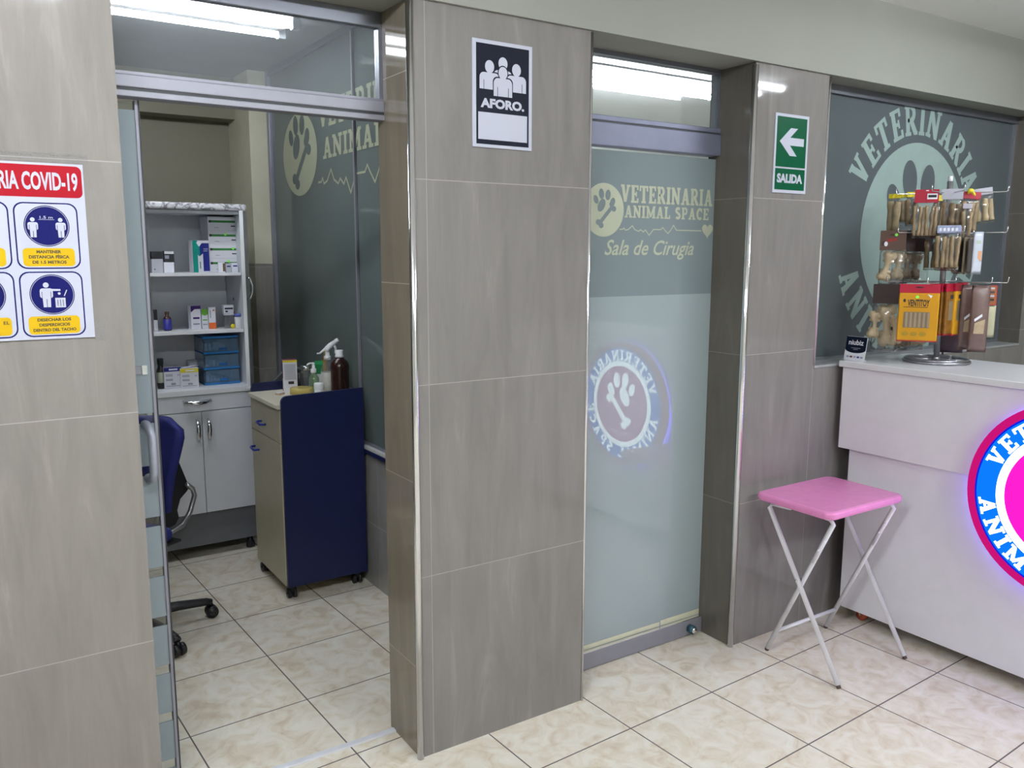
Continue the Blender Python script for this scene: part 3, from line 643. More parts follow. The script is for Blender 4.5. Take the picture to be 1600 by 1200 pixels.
b = MB(); b.disc((0, 0), SR-.007, SR-.007, 0, FACE_LEFT(1.9872, SYC, SZC), 64, th=0.006); lab(b.build('back_light', E_EDGE, ls), 'violet glow strip behind the sign')
b = MB(); b.disc((0, 0), .319, .319, 1, Lx(1), 96); b.disc((0, 0), .312, .312, 0, Lx(2), 96); b.build('blue_ring', [E_B, E_V], ls)
b = MB(); b.ring((0, 0), .214, .243, 0, Lx(3)); arc_text(b, 'VETERINARIA', 0, 0, .247, .056, 90, 146, 0, Lx(3)); arc_text(b, 'ANIMAL SPACE', 0, 0, .247, .056, 270, 168, 0, Lx(3), True); paw_bone(b, 0, .02, .195, 0, Lx(5))
b.stroke(ecg(-.09, .09, -.165, .012), .003, 0, Lx(5)); lab(b.build('lettering', E_W, ls), 'white glowing letters, ring, paw and bone')
b = MB(); b.disc((0, 0), .214, .214, 0, Lx(4), 80); b.build('centre_panel', E_M, ls)

# small card on the counter corner
b = MB(); y0, y1, zb, zt = -0.012, -0.118, 1.1456, 1.250
Lc = FACE_LEFT(2.03, 0, zb) @ Matrix.Rotation(math.radians(-9), 4, 'X')
b.rrect(.014, 0, .112, .102, .006, 0, Lc, th=0.0025)
Lq = Lc @ Matrix.Translation((0, -.0005, 0))
P = [(.0145, .101), (.1115, .101), (.1115, .048)] + [(.063+.0485*math.cos(math.radians(a)), .048-.016*math.sin(math.radians(a))) for a in range(10, 171, 10)] + [(.0145, .048)]
b.poly(P, 1, Lq)
Lr = Lc @ Matrix.Translation((0, -.001, 0)); text(b, 'niubiz', .028, .066, .098, .088, 0, Lr, off=0.02)
for zz, x0_, x1_ in ((.053, .042, .086), (.047, .053, .075)): b.stroke([(x0_, zz), (x1_, zz)], .0022, 2, Lr)
for k, m_ in enumerate((2, 3, 4, 5, 2)): b.box((.026+k*.0165, -.001, .012), (.037+k*.0165, -.0005, .019), m_, L=Lc)
b.box((.03, .0026, 0), (.1, .03, .003), 0, L=FACE_LEFT(2.03, 0, zb))
tag(b.build('payment_sign', [PAPER, pmat('card_navy', (0.006, 0.010, 0.025), 0.3, spec=0.15), pmat('card_grey', (0.3, 0.33, 0.4), 0.4), pmat('card_red', (0.16, 0.03, 0.04), 0.4), pmat('card_lilac', (0.45, 0.4, 0.6), 0.4), pmat('card_blue', (0.03, 0.05, 0.3), 0.4)]), 'small navy and white payment card sign on the counter corner', 'sign')

# ------------------------------------------------------------------ pink folding table
tb_ = thing('folding_table', 'small pink folding tray table with white crossed legs', 'table', (1.69, -0.235, 0))
b = MB(); hx, hy, rr = 0.232, 0.176, 0.035; prof = []
def rsq(hx, hy, r): return [(sx*(hx-r)+r*math.cos(math.radians(a)), sy*(hy-r)+r*math.sin(math.radians(a))) for sx, sy, a0_ in ((1, 1, 0), (-1, 1, 90), (-1, -1, 180), (1, -1, 270)) for a in range(a0_, a0_+91, 15)]
tbm = bmesh.new(); rings = []
for ins, z_ in ((.012, .632), (.003, .636), (0, .645), (.0, .655), (.004, .661), (.012, .664)):
    rings.append([tbm.verts.new((1.685+x, -0.232+y, z_)) for x, y in rsq(hx-ins, hy-ins, rr)])
for a, c_ in zip(rings, rings[1:]):
    for k in range(len(a)): tbm.faces.new((a[k], a[(k+1) % len(a)], c_[(k+1) % len(a)], c_[k]))
tbm.faces.new(rings[0][::-1]); tbm.faces.new(rings[-1]); b._take(tbm, 0, False)
lab(b.build('table_top', pmat('pink_plastic', (0.78, 0.27, 0.56), 0.25, var=0.04, scale=30), tb_), 'pink plastic tray top')
LEGM = pmat('leg_white', (0.80, 0.80, 0.85), 0.35, var=0.05); TIP = pmat('leg_tip', (0.10, 0.07, 0.06), 0.6)
for x in (1.495, 1.915):
    in_ = 0.012 if x < 1.7 else -0.012
    # outer leg: from the wall-side top to the front foot
    b = MB(); b.tube([(x, -0.20, .627), (x, -0.115, .622), (x, -0.10, .605), (x, -0.452, .012)], .0095, seg=12); b.cyl((x, -0.4515, .013), (x, -0.457, 0.002), .0085, mat=1, seg=10); b.build('leg', [LEGM, TIP], tb_)
    b = MB(); xi = x+in_*1.8; b.tube([(xi, -0.28, .627), (xi, -0.36, .622), (xi, -0.375, .605), (xi, -0.107, .012)], .0095, seg=12); b.cyl((xi, -0.1075, .013), (xi, -0.104, 0.002), .0085, mat=1, seg=10); b.build('leg', [LEGM, TIP], tb_)
    b = MB(); b.tube([(xi-.011, -0.352, .535), (xi-.011, -0.304, .44)], .0125, seg=4, flat=.6); b.tube([(xi-.020, -0.335, .50), (xi-.024, -0.332, .494)], .004, seg=6); b.build('catch_bracket', LEGM, tb_)
    b = MB(); b.cyl((x-.014, -0.2505, .352), (xi+.012, -0.2505, .352), .005, seg=10); b.build('pivot_pin', CHROME, tb_)
b = MB(); b.cyl((1.495+.0216, -0.147, .10), (1.915-.0216, -0.147, .10), .0075, seg=12); b.build('stretcher', LEGM, tb_)
# ------------------------------------------------------------------ cabinet in the consulting room
CX0, CX1, CYF, CYB = -0.375, 0.148, 2.20, 2.56
UY = 2.235                      # front of the open shelves
cb_ = thing('medicine_cabinet', 'tall white medicine cabinet with open shelves behind the sliding door', 'cabinet', ((CX0+CX1)/2, 2.4, 0))
CHROME_D = pmat('chrome_handle', (0.75, 0.76, 0.8), 0.18, 1.0, var=0.02)
b = MB()
b.box((CX0, CYF+.02, .245), (CX1, CYB, .872), 0)                 # lower body
for x in (CX0, CX1-.015): b.box((x, UY, .902), (x+.015, CYB, 1.80), 0, .001)
b.box((CX0+.018, CYB-.012, .902), (CX1-.018, CYB, 1.80), 0); b.box((CX0+.018, UY+.002, 1.785), (CX1-.018, CYB-.012, 1.80), 0)
b.build('carcass', WHITE_CAB, cb_)
b = MB(); b.box((CX0-.002, CYF-.006, .8725), (CX1+.002, CYB, .901), 0, .003); b.build('worktop', WHITE_P, cb_)
for z in (1.196, 1.490):
    b = MB(); b.box((CX0+.019, UY+.003, z-.016), (CX1-.019, CYB-.013, z), 0, .001); b.build('shelf', WHITE_P, cb_)
m, t, bs = nt('marble_laminate'); tc = N(t, 'ShaderNodeTexCoord'); n = N(t, 'ShaderNodeTexNoise'); n.inputs['Scale'].default_value = 9; n.inputs['Distortion'].default_value = 2.5; n.inputs['Detail'].default_value = 6
t.links.new(tc.outputs['Object'], n.inputs[0]); t.links.new(ramp(t, n.outputs['Fac'], [(.42, (.7, .7, .74)), (.5, (.16, .15, .16)), (.56, (.68, .68, .72))]), bs.inputs['Base Color']); bs.inputs['Roughness'].default_value = .2
b = MB(); b.box((CX0-.012, UY-.03, 1.802), (CX1+.016, CYB, 1.836), 0, .012, 4); lab(b.build('top_slab', m, cb_), 'marble-look rounded top slab')
b = MB(); b.box((CX0, CYF+.03, .066), (CX1-.002, CYB-.04, .244), 0); lab(b.build('plinth', pmat('plinth_grey', (0.15, 0.16, 0.18), 0.45), cb_), 'grey plinth')
for x in (CX0+.03, CX1-.03):
    for y in (CYF+.06, CYB-.08):
        b = MB(); b.lathe([(.018, .0005), (.022, .006), (.022, .03), (.014, .04), (.014, .0655)], (x, y, 0)); b.build('foot', BLACK, cb_)
b = MB(); b.box((CX0+.002, CYF, .788), (CX1-.002, CYF+.018, .870), 0, .0015); dr = b.build('drawer', WHITE_CAB, cb_)
xc = (CX0+CX1)/2 - .02
b = MB(); b.tube([(xc-.066, CYF-.0005, .845), (xc-.063, CYF-.018, .842), (xc-.032, CYF-.029, .838), (xc, CYF-.033, .836), (xc+.032, CYF-.029, .838), (xc+.063, CYF-.018, .842), (xc+.066, CYF-.0005, .845)], [.005, .008, .012, .014, .012, .008, .005], seg=12); lab(b.build('handle', CHROME_D, dr), 'curved chrome drawer handle')
xm = -.115
for xa, xb, xh in ((CX0+.002, xm-.0015, xm-.025), (xm+.0015, CX1-.002, xm+.030)):
    b = MB(); b.box((xa, CYF, .249), (xb, CYF+.018, .784), 0, .0015); dd = b.build('door', WHITE_CAB, cb_)
    b = MB(); b.tube([(xh, CYF-.0005, .742), (xh, CYF-.016, .738), (xh, CYF-.026, .715), (xh, CYF-.028, .69), (xh, CYF-.026, .665), (xh, CYF-.016, .642), (xh, CYF-.0005, .638)], [.006, .009, .012, .013, .012, .009, .006], seg=12); b.build('handle', CHROME_D, dd)
# upper door, open and seen almost edge on
hx_, hy_ = CX1+.0, UY-.003; ang = math.radians(-104)
Ld = Matrix.Translation((hx_, hy_, 0)) @ Matrix.Rotation(math.radians(-75.5)-math.pi/2+math.radians(60)-math.radians(0), 4, 'Z')
dv = Vector((math.cos(math.radians(-111)), math.sin(math.radians(-111)), 0))    # door leaf direction from the hinge
Ld = Matrix((( dv.x, -dv.y, 0, hx_+.004), (dv.y, dv.x, 0, hy_), (0, 0, 1, 0), (0, 0, 0, 1)))
b = MB(); b.box((.0, .0, .91), (.215, .018, 1.795), 0, .0015, L=Ld); ud = lab(b.build('upper_door', WHITE_P, cb_), 'open upper door seen edge-on')
b = MB(); b.tube([(.185, .0185, 1.47), (.185, .034, 1.463), (.185, .046, 1.43), (.185, .046, 1.40), (.185, .034, 1.367), (.185, .0185, 1.36)], [.005, .008, .010, .010, .008, .005], seg=10, L=Ld); b.build('handle', CHROME_D, ud)

# ------------------------------------------------------------------ things on the shelves
def px_box(name, px0, px1, py0, py1, y, dep, mats, label, cat, zb, deco=None, group=None, rot=0, dz=0):
    """carton whose front fills the given outline at depth y; deco(mb, L, w, h) prints the front"""
    a, c = at(px0, (py0+py1)/2, 'Y', y), at(px1, (py0+py1)/2, 'Y', y); top = at((px0+px1)/2, py0, 'Y', y).z
    w_, h_ = c.x-a.x, (top-zb) if dz == 0 else dz
    b = MB(); L = Matrix.Translation(((a.x+c.x)/2, y, zb+.0006)) @ Matrix.Rotation(math.radians(rot), 4, 'Z')
    b.box((-w_/2, 0, 0), (w_/2, dep, h_), 0, .0008, 1, L=L)
    if deco: deco(b, L @ Matrix.Translation((-w_/2, -.0006, 0)), w_, h_)
    o = b.build(name, mats); tag(o, label, cat, group); return o, zb+.0006+h_
def R(b, L, w, h, u0, v0, u1, v1, mat, k=0):
    b.poly([(u0*w, v0*h), (u1*w, v0*h), (u1*w, v1*h), (u0*w, v1*h)], mat, L @ Matrix.Translation((0, -.0003*k, 0)))
CARD = pmat('carton_white', (0.66, 0.66, 0.71), 0.45, var=0.02); CARDG = pmat('carton_grey', (0.45, 0.46, 0.5), 0.45, var=0.03)
INKB = pmat('ink_dark_blue', (0.012, 0.018, 0.17), 0.4); INKG = pmat('ink_green', (0.03, 0.17, 0.035), 0.4); INKT = pmat('ink_teal', (0.0, 0.22, 0.18), 0.4)
INKK = pmat('ink_charcoal', (0.02, 0.02, 0.025), 0.4); LIME = pmat('lime_sticker', (0.25, 0.85, 0.10), 0.5, var=0.02); INKP = pmat('ink_purple', (0.05, 0.015, 0.14), 0.4)
ORANGE = pmat('ink_orange', (0.72, 0.14, 0.02), 0.4); YEL = pmat('ink_lemon', (0.74, 0.62, 0.03), 0.4); INKGY = pmat('ink_greyline', (0.28, 0.29, 0.36), 0.4); LGRN = pmat('ink_leaf', (0.16, 0.48, 0.05), 0.4)
BROWNI = pmat('ink_brown', (0.14, 0.08, 0.04), 0.4)
Z1, Z2, Z3 = 1.490, 1.196, .901
YS = 2.33
# top shelf: stack of four striped cartons
zb = Z1
for i, (sticker) in enumerate(((.62, .8), (.78, .72), (.55, .74), None)):
    def dec(b, L, w, h, s_=sticker, i=i):
        R(b, L, w, h, .08, .58, .97, .74, 1); R(b, L, w, h, .03, .57, .11, .75, 2, 1)
        R(b, L, w, h, .74, .30, .90, .38, 2, 1); R(b, L, w, h, .2, .2, .34, .24, 3, 1)
        if s_: b.disc((s_[0]*w, s_[1]*h), .0065, .0065, 4, L @ Matrix.Translation((0, -.0009, 0)), 16)
    o, zb = px_box('paper_box', 326, 374, 380, 380, 2.32, .16, [CARD, INKG, INKK, INKGY, LIME], ['bottom carton of the green-striped stack on the top cabinet shelf', 'second carton from the bottom of the green-striped stack on the top cabinet shelf', 'third carton from the bottom of the green-striped stack on the top cabinet shelf', 'topmost carton of the green-striped stack on the top cabinet shelf'][i], 'box', zb, dec, 'green-striped cartons stacked on the top shelf', dz=.0705, rot=(0, .6, -.5, .4)[i])
def dec(b, L, w, h):
    R(b, L, w, h, 0, 0, .30, 1, 1); R(b, L, w, h, .62, .04, 1, .92, 2); b.poly([(.3*w, .86*h), (.62*w, .92*h), (.62*w, .6*h), (.45*w, .52*h), (.3*w, .62*h)], 2, L @ Matrix.Translation((0, -.0003, 0)))
    b.poly([(.22*w, .94*h), (.62*w, .96*h), (.4*w, .80*h)], 0, L @ Matrix.Translation((0, -.0006, 0))); b.poly([(.3*w, .86*h), (.3*w, .55*h), (.45*w, .5*h), (.42*w, .8*h)], 1, L @ Matrix.Translation((0, -.0006, 0)))
    R(b, L, w, h, .40, .12, .46, .34, 3, 2); R(b, L, w, h, .66, .72, .94, .75, 4, 2); R(b, L, w, h, .66, .66, .9, .69, 4, 2)
px_box('medicine_box', 301, 327, 376, 420, 2.30, .07, [CARD, INKT, INKB, INKT, INKGY], 'teal, navy and white carton standing upright on the top cabinet shelf', 'box', Z1, dec, rot=4)
o, z_ = px_box('small_box', 237, 255, 405, 421, YS, .05, [CARDG, INKK], 'small grey carton under a black carton at the left of the top shelf', 'box', Z1, lambda b, L, w, h: R(b, L, w, h, .2, .2, .3, .3, 1))
px_box('small_box', 237, 254, 393, 405, YS, .05, [INKK, INKGY], 'plain black carton resting on a grey carton on the top shelf', 'box', z_, None)
o, z_ = px_box('small_box', 256, 272, 410, 421, YS, .05, [PAPER, INKK], 'short white carton under a black printed carton on the top shelf', 'box', Z1, None, rot=-8)
px_box('small_box', 256, 272, 392, 409, YS, .05, [INKK, CARD, INKGY], 'black printed carton with white band resting on a white carton on the top shelf', 'box', z_, lambda b, L, w, h: (R(b, L, w, h, .08, .72, .98, .96, 1), R(b, L, w, h, .1, .3, .5, .6, 2)), rot=-6)
for i, (x0, x1, y0, lb) in enumerate(((341, 351, 410, 'tiny white carton with brown side leaning before the green-striped stack'), (353, 361, 412, 'tiny grey carton between two white cartons before the green-striped stack'), (362, 372, 411, 'tiny white carton with blue print beside the open cabinet door'))):
    px_box('tiny_box', x0, x1, y0, 421, YS-.06, .03, [PAPER if i != 1 else CARDG, BROWNI if i == 0 else INKB], lb, 'box', Z1, lambda b, L, w, h, i=i: R(b, L, w, h, .7 if i == 0 else .2, .1 if i == 0 else .6, 1 if i == 0 else .9, .9 if i == 0 else .75, 1), rot=(-12, 6, 10)[i])
# middle shelf
def bottle(name, px, py0, pw, y, zb, body, label, cat, cap=None, neck=.42, capf=.14, band=None, bandc=None, shoulder=.72):
    c = at(px, py0, 'Y', y); r = (at(px+pw/2, py0, 'Y', y).x-at(px-pw/2, py0, 'Y', y).x)/2; h = c.z-zb-.0006
    t = thing(name, label, cat, (c.x, y, zb+.0006))
    hb = h*(1-capf)
    b = MB(); o3 = (c.x, y, zb+.0006); b.lathe([(r*.92, 0), (r, .03*h), (r, hb*shoulder), (r*.9, hb*(shoulder+.06)), (r*neck, hb*(shoulder+.2)), (r*neck, hb)], o3); b.build('body', body, t)
    b = MB(); b.lathe([(r*neck*1.2, hb+.0003), (r*neck*1.25, hb+.01*h), (r*neck*1.25, h*.98), (r*neck*1.05, h)], o3); b.build('cap', cap or WHITE_P, t)
    if band:
        b = MB(); b.lathe([(r*1.012, h*band[0]), (r*1.015, h*(band[0]+.01)), (r*1.015, h*band[1])], o3); lab(b.build('paper_label', bandc, t), 'printed paper label')
    return t
AMBER = pmat('amber_glass', (0.05, 0.018, 0.008), 0.12, coat=.4); AMB_R = pmat('brown_bottle', (0.024, 0.007, 0.006), 0.25, var=.05)
bottle('vial', 260.5, 487, 13, YS, Z2, AMBER, 'small amber vial with blue label on the middle cabinet shelf', 'bottle', pmat('vial_cap', (0.12, 0.07, 0.05), .4), band=(.06, .62), bandc=pmat('label_blue', (0.03, 0.03, 0.28), .4))
px_box('slim_box', 240, 246, 484, 510, YS, .04, [CARD, INKK], 'slim carton with black top half at the edge of the middle shelf', 'box', Z2, lambda b, L, w, h: R(b, L, w, h, 0, .52, 1, 1, 1))
px_box('medicine_box', 298, 314, 478, 507, YS, .045, [PAPER, INKP, INKGY], 'white carton with purple top on the middle cabinet shelf', 'box', Z2, lambda b, L, w, h: (b.poly([(0, h), (w, h), (w, .86*h), (.4*w, .86*h), (0, .72*h)], 1, L), R(b, L, w, h, .2, .44, .85, .52, 1, 1), R(b, L, w, h, .2, .2, .85, .26, 2, 1)), rot=6)
px_box('medicine_box', 315, 325, 483, 506, YS+.01, .04, [PAPER, LGRN, INKGY], 'small white carton with green top on the middle cabinet shelf', 'box', Z2, lambda b, L, w, h: (b.poly([(0, h), (w, h), (w, .74*h), (.5*w, .66*h), (0, .74*h)], 1, L), R(b, L, w, h, .15, .42, .85, .48, 1, 1), R(b, L, w, h, .15, .2, .85, .25, 2, 1)), rot=4)
px_box('medicine_box', 326, 337, 480, 506, YS, .04, [PAPER, ORANGE, INKGY], 'narrow white carton with orange foot on the middle cabinet shelf', 'box', Z2, lambda b, L, w, h: (R(b, L, w, h, 0, 0, 1, .28, 1), R(b, L, w, h, .2, .5, .32, .85, 2, 1), b.disc((.7*w, .85*h), .12*w, .1*w, 1, L @ Matrix.Translation((0, -.0006, 0)), 12)), rot=-5)
bottle('jar', 357.5, 490, 15, YS, Z2, CLEARP, 'small clear jar under a white carton on the middle shelf', 'jar', WHITE_P, neck=.9, capf=.1, shoulder=.85)
px_box('small_box', 349.5, 365, 477, 489.5, YS-.018, .035, [PAPER, INKK], 'white printed carton balanced on a small clear jar on the middle shelf', 'box', at(357, 489.6, 'Y', YS).z, lambda b, L, w, h: (R(b, L, w, h, .1, .5, .92, .7, 1), R(b, L, w, h, .15, .15, .4, .35, 1)))
bottle('jar', 371.5, 490, 10.5, YS-.03, Z2, WHITE_P, 'white jar with blue lid beside the edge-on cabinet door', 'jar', pmat('lid_blue', (.08, .12, .4), .4), neck=.85, capf=.2, shoulder=.9)
bottle('vial', 370, 464, 12, 2.42, Z2, CLEARP, 'tall clear vial with dark cap and red band behind the jars', 'bottle', INKB, neck=.8, capf=.12, band=(.32, .52), bandc=pmat('label_red', (.35, .03, .04), .4), shoulder=.85)
b = MB(); c = at(363.5, 507, 'Y', YS-.035); b.M = Matrix.Translation((c.x, YS-.035, Z2+.0125)) @ Matrix.Rotation(math.radians(90), 4, 'X')
b.lathe([(.003, -.004), (.012, -.004), (.012, .004), (.003, .004)], mat=0); b.lathe([(.0125, -.003), (.0125, .003)], mat=1)
tag(b.build('tape_roll', [YEL, INKK]), 'small yellow and black roll standing between the jars on the middle shelf', 'tape')
# lower shelf
bottle('bottle', 250, 560, 13, YS, Z3, pmat('bottle_dark', (.02, .018, .02), .25), 'dark squat bottle beside the blue-topped carton on the worktop', 'bottle', BLACK, neck=.6, capf=.2, band=(.2, .55), bandc=pmat('label_sage', (.3, .32, .24), .5))
def lines(b, L, w, h, cm):
    R(b, L, w, h, 0, .80, 1, 1, 1); R(b, L, w, h, .3, .86, .8, .93, cm, 1)
    for v in (.66, .60, .44, .39): R(b, L, w, h, .1, v-.02, .5, v+.015, 2, 1)
    R(b, L, w, h, .1, .1, .9, .13, 2, 1); R(b, L, w, h, .4, .16, .66, .26, 2, 1); R(b, L, w, h, .78, .6, .92, .64, 2, 1)
px_box('glove_box', 256, 283, 574, 598, 2.30, .10, [CARD, INKB, INKGY, PAPER], 'white carton with blue top band on the cabinet worktop', 'box', Z3, lambda b, L, w, h: lines(b, L, w, h, 3))
oy, zt_ = px_box('glove_box', 282, 310, 576, 600, 2.27, .10, [CARD, YEL, INKGY, PAPER], 'white carton with yellow top band on the cabinet worktop', 'box', Z3, lambda b, L, w, h: lines(b, L, w, h, 3), rot=-9)
px_box('packet', 294, 318, 563, 577, 2.47, .05, [CARDG, PAPER], 'pale sterile packet behind the yellow-banded carton', 'packet', Z3, lambda b, L, w, h: R(b, L, w, h, .1, .6, .9, .9, 1))
b = MB(); c = at(292, 572, 'Y', 2.31)
for k in range(5): b.tube([(c.x-.03+k*.012, 2.285+k*.012, zt_+.003), (c.x+.02+k*.01, 2.30+k*.006, zt_+.006+.003*(k % 2))], .0028, seg=6)
tag(b.build('swab_packet', PAPER), 'white swabs lying loose on the yellow-banded carton', 'packet')
# three-drawer blue organiser
BLUEP = pmat('blue_plastic', (0.03, 0.20, 0.50), 0.3, var=.04); BLUEC = thin_glass('blue_clear_plastic', tint=(.72, .84, .95), refl=1.2, haze=.22, hazecol=(.30, .45, .60), rough=.1)
a, c = at(318, 560, 'Y', 2.31), at(377, 560, 'Y', 2.31); zt = at(345, 525, 'Y', 2.31).z; H = zt-Z3
og = thing('drawer_organizer', 'blue plastic three-drawer organizer at the right of the cabinet worktop', 'organizer', ((a.x+c.x)/2, 2.38, Z3+.0006))
x0, x1 = a.x, c.x-.012; b = MB()
for k in range(4): b.box((x0, 2.305, Z3+.0006+k*(H-.012)/3), (x1, 2.50, Z3+.0126+k*(H-.012)/3), 0, .002)
for x in (x0, x1-.004): b.box((x, 2.315, Z3+.002), (x+.004, 2.50, zt-.002), 1)
b.box((x0, 2.496, Z3+.002), (x1, 2.50, zt-.002), 1); b.build('shell', [BLUEP, BLUEC], og)
for k in range(3):
    z0 = Z3+.0132+k*(H-.012)/3; z1 = Z3+k*(H-.012)/3+(H-.012)/3
    b = MB(); b.box((x0+.006, 2.302, z0), (x1-.006, 2.306, z1-.003), 0, .0015); b.box((x0+.006, 2.307, z0), (x1-.006, 2.48, z0+.003), 0)
    dw = b.build('drawer', BLUEC, og)
    xm_ = (x0+x1)/2+.006; b = MB(); b.box((xm_-.021, 2.293, z0+.008), (xm_+.021, 2.302, z0+.021), 0, .003); lab(b.build('handle', pmat('blue_handle', (.01, .10, .30), .35), dw), 'dark blue drawer grip')
    b = MB(); rr_ = random.Random(k)
    for i in range(6): b.box((x0+.012+i*.018, 2.33, z0+.0035), (x0+.028+i*.018, 2.45, z0+.01+rr_.random()*.035), 0, .002, L=Matrix.Identity(4))
    b.build('contents', pmat('contents_pale', (.5, .5, .55), .5, var=.3, scale=60), dw)

# ------------------------------------------------------------------ blue and beige trolley
TX0, TX1, TY0, TY1 = .048, .443, 1.425, 1.895
tr = thing('trolley', 'beige bedside trolley with navy side panels on black casters', 'trolley', (.245, 1.66, 0))
b = MB(); b.box((TX0+.016, TY0+.018, .068), (TX1-.004, TY1-.018, .895), 0, .001); b.build('body', BEIGE, tr)
b = MB(); b.box((TX0-.012, TY0+.0185, .897), (TX1-.004, TY1-.0185, .918), 0, .003); b.box((TX1-.016, TY0+.0185, .918), (TX1-.004, TY1-.0185, .948), 0, .002); lab(b.build('tray_top', BEIGE_T, tr), 'cream tray top with rear lip')
for ya, yb in ((TY0, TY0+.017), (TY1-.017, TY1)):
    P = [(TX0+.004, .064), (TX1, .064), (TX1, .966), (TX0+.034, .958)] + [(TX0+.034-.03*math.sin(math.radians(a)), .928+.03*math.cos(math.radians(a))) for a in range(15, 91, 15)]
    b = MB(); b.poly(P, 0, FRONT(0, ya), th=yb-ya); lab(b.build('side_panel', NAVY, tr), 'navy side panel')
def front_panel(name, z0, z1, hz, hy, parent):
    b = MB(); b.box((TX0-.002, TY0+.0185, z0), (TX0+.0155, TY1-.0185, z1), 0, .0015); o = lab(b.build(name, BEIGE, parent), 'beige front')
    b = MB(); xf = TX0-.002; b.tube([(xf-.0003, hy+.03, hz+.002), (xf-.02, hy+.03, hz+.002), (xf-.026, hy+.024, hz), (xf-.026, hy-.026, hz-.004), (xf-.02, hy-.032, hz-.004), (xf-.0003, hy-.032, hz-.004)], .0055, seg=10); lab(b.build('handle', pmat('handle_blue', (.02, .035, .28), .3), o), 'blue bow handle')
front_panel('drawer', .742, .894, .80, 1.68, tr); front_panel('door', .068, .738, .655, 1.80, tr)
for x, y in ((TX0+.035, TY0+.04), (TX0+.035, TY1-.035), (TX1-.035, TY0+.04), (TX1-.035, TY1-.035)):
    b = MB()
    for s_ in (-1, 1): b.tube([(x+s_*.007-.005, y, .0245), (x+s_*.019-.005, y, .0245)], .024, seg=20)
    b.box((x-.012-.004, y-.012, .03), (x+.012-.004, y+.012, .0675), 0, .004); b.tube([(x-.028, y, .024), (x+.018, y, .024)], .005, seg=8); b.build('caster', BLACK, tr)
# things on the trolley
ZT = .918
def tpos(px, y): return at(px, 600, 'Y', y)
YB = 1.775
L = Matrix.Translation((at(453.5, 585, 'Y', YB).x, YB, ZT+.0006)) @ Matrix.Rotation(math.radians(-14), 4, 'Z')
hb = at(452, 563, 'Y', YB).z-ZT; b = MB(); w_ = at(465, 585, 'Y', YB).x-at(444, 585, 'Y', YB).x
b.box((-w_/2, 0, 0), (w_/2, .055, hb), 0, .0008, 1, L=L)
Lf = L @ Matrix.Translation((-w_/2, -.0006, 0)); R(b, Lf, w_, hb, 0, .93, 1, 1, 1); R(b, Lf, w_, hb, .05, .36, .95, .9, 2); R(b, Lf, w_, hb, .35, .24, .75, .33, 3)
for k in range(12): R(b, Lf, w_, hb, .1, .40+k*.04, .9, .415+k*.04, 5, 1)
Ls = L @ Matrix.Translation((-w_/2-.0006, .055, 0)) @ Matrix.Rotation(math.radians(-90), 4, 'Z'); R(b, Ls, .055, hb, .02, .42, .98, .95, 4); R(b, Ls, .055, hb, .2, .02, .9, .09, 6); R(b, Ls, .055, hb, .1, .88, .9, 1, 6)
b.poly([(-w_/2, 0), (w_/2, 0), (w_/2, .055), (-w_/2, .055)], 4, L @ Matrix.Translation((0, .055, hb+.0005)) @ Matrix.Rotation(math.radians(90), 4, 'X'))
tag(b.build('medicine_box', [PAPER, YEL, CARD, INKK, pmat('ink_plum', (.14, .01, .08), .4), INKGY, ORANGE]), 'tall white and plum carton with yellow edge on the trolley', 'box')
def lathe_thing(name, px, y, label, cat, parts, s=1.0, sr=1.0):
    c = at(px, 600, 'Y', y); t = thing(name, label, cat, (c.x, y, ZT+.0006))
    for pn, prof, m in parts:
        b = MB(); b.lathe([(r*sr, z*s) for r, z in prof], (c.x, y, ZT+.0006)); b.build(pn, m, t)
    return t, c.x
lathe_thing('jar', 479, 1.80, 'clear glass jar with steel lid behind the pump bottle on the trolley', 'jar', [('glass_body', [(.026, 0), (.029, .004), (.029, .085), (.025, .094)], CLEARP), ('lid', [(.028, .0945), (.029, .096), (.029, .112), (.022, .116), (.004, .118)], CHROME_D)], 1.05)
lathe_thing('bottle', 468, 1.845, 'black bottle between the tall carton and the clear jar', 'bottle', [('body', [(.020, 0), (.021, .003), (.021, .07), (.012, .082)], BLACK), ('cap', [(.012, .0823), (.0125, .084), (.0125, .1), (.01, .102)], BLACK)])
tt, xx = lathe_thing('pump_bottle', 490.5, 1.72, 'small clear pump bottle of green liquid on the trolley', 'bottle', [('body', [(.023, 0), (.025, .003), (.025, .06), (.014, .076), (.012, .083)], thin_glass('pale_green_plastic', tint=(.75, .9, .75), haze=.2, hazecol=(.5, .65, .45), refl=1.2, rough=.05)), ('collar', [(.0135, .0833), (.014, .085), (.014, .1), (.008, .102), (.007, .118)], WHITE_P)], 1.12)
zp = ZT+.1325; b = MB(); b.tube([(xx, 1.72, zp), (xx, 1.72, zp+.009)], .008, seg=12); b.tube([(xx+.004, 1.72, zp+.008), (xx-.02, 1.718, zp+.008), (xx-.034, 1.716, zp+.001)], .0045, seg=8); b.build('pump_head', WHITE_P, tt)
tt, xx = lathe_thing('spray_bottle', 513, 1.625, 'clear trigger spray bottle with white head on the trolley', 'bottle', [('body', [(.030, 0), (.033, .004), (.033, .11), (.026, .14), (.013, .158), (.012, .165)], CLEARP), ('collar', [(.0165, .1655), (.0165, .182), (.011, .186), (.010, .206)], WHITE_P)])
ys, zh = 1.625, ZT+.206; b = MB(); b.tube([(xx-.004, ys, zh), (xx, ys, zh+.014), (xx+.016, ys, zh+.027), (xx+.046, ys, zh+.046)], [.012, .0135, .013, .010], seg=12); b.tube([(xx+.044, ys, zh+.045), (xx+.056, ys, zh+.050)], .012, seg=12)
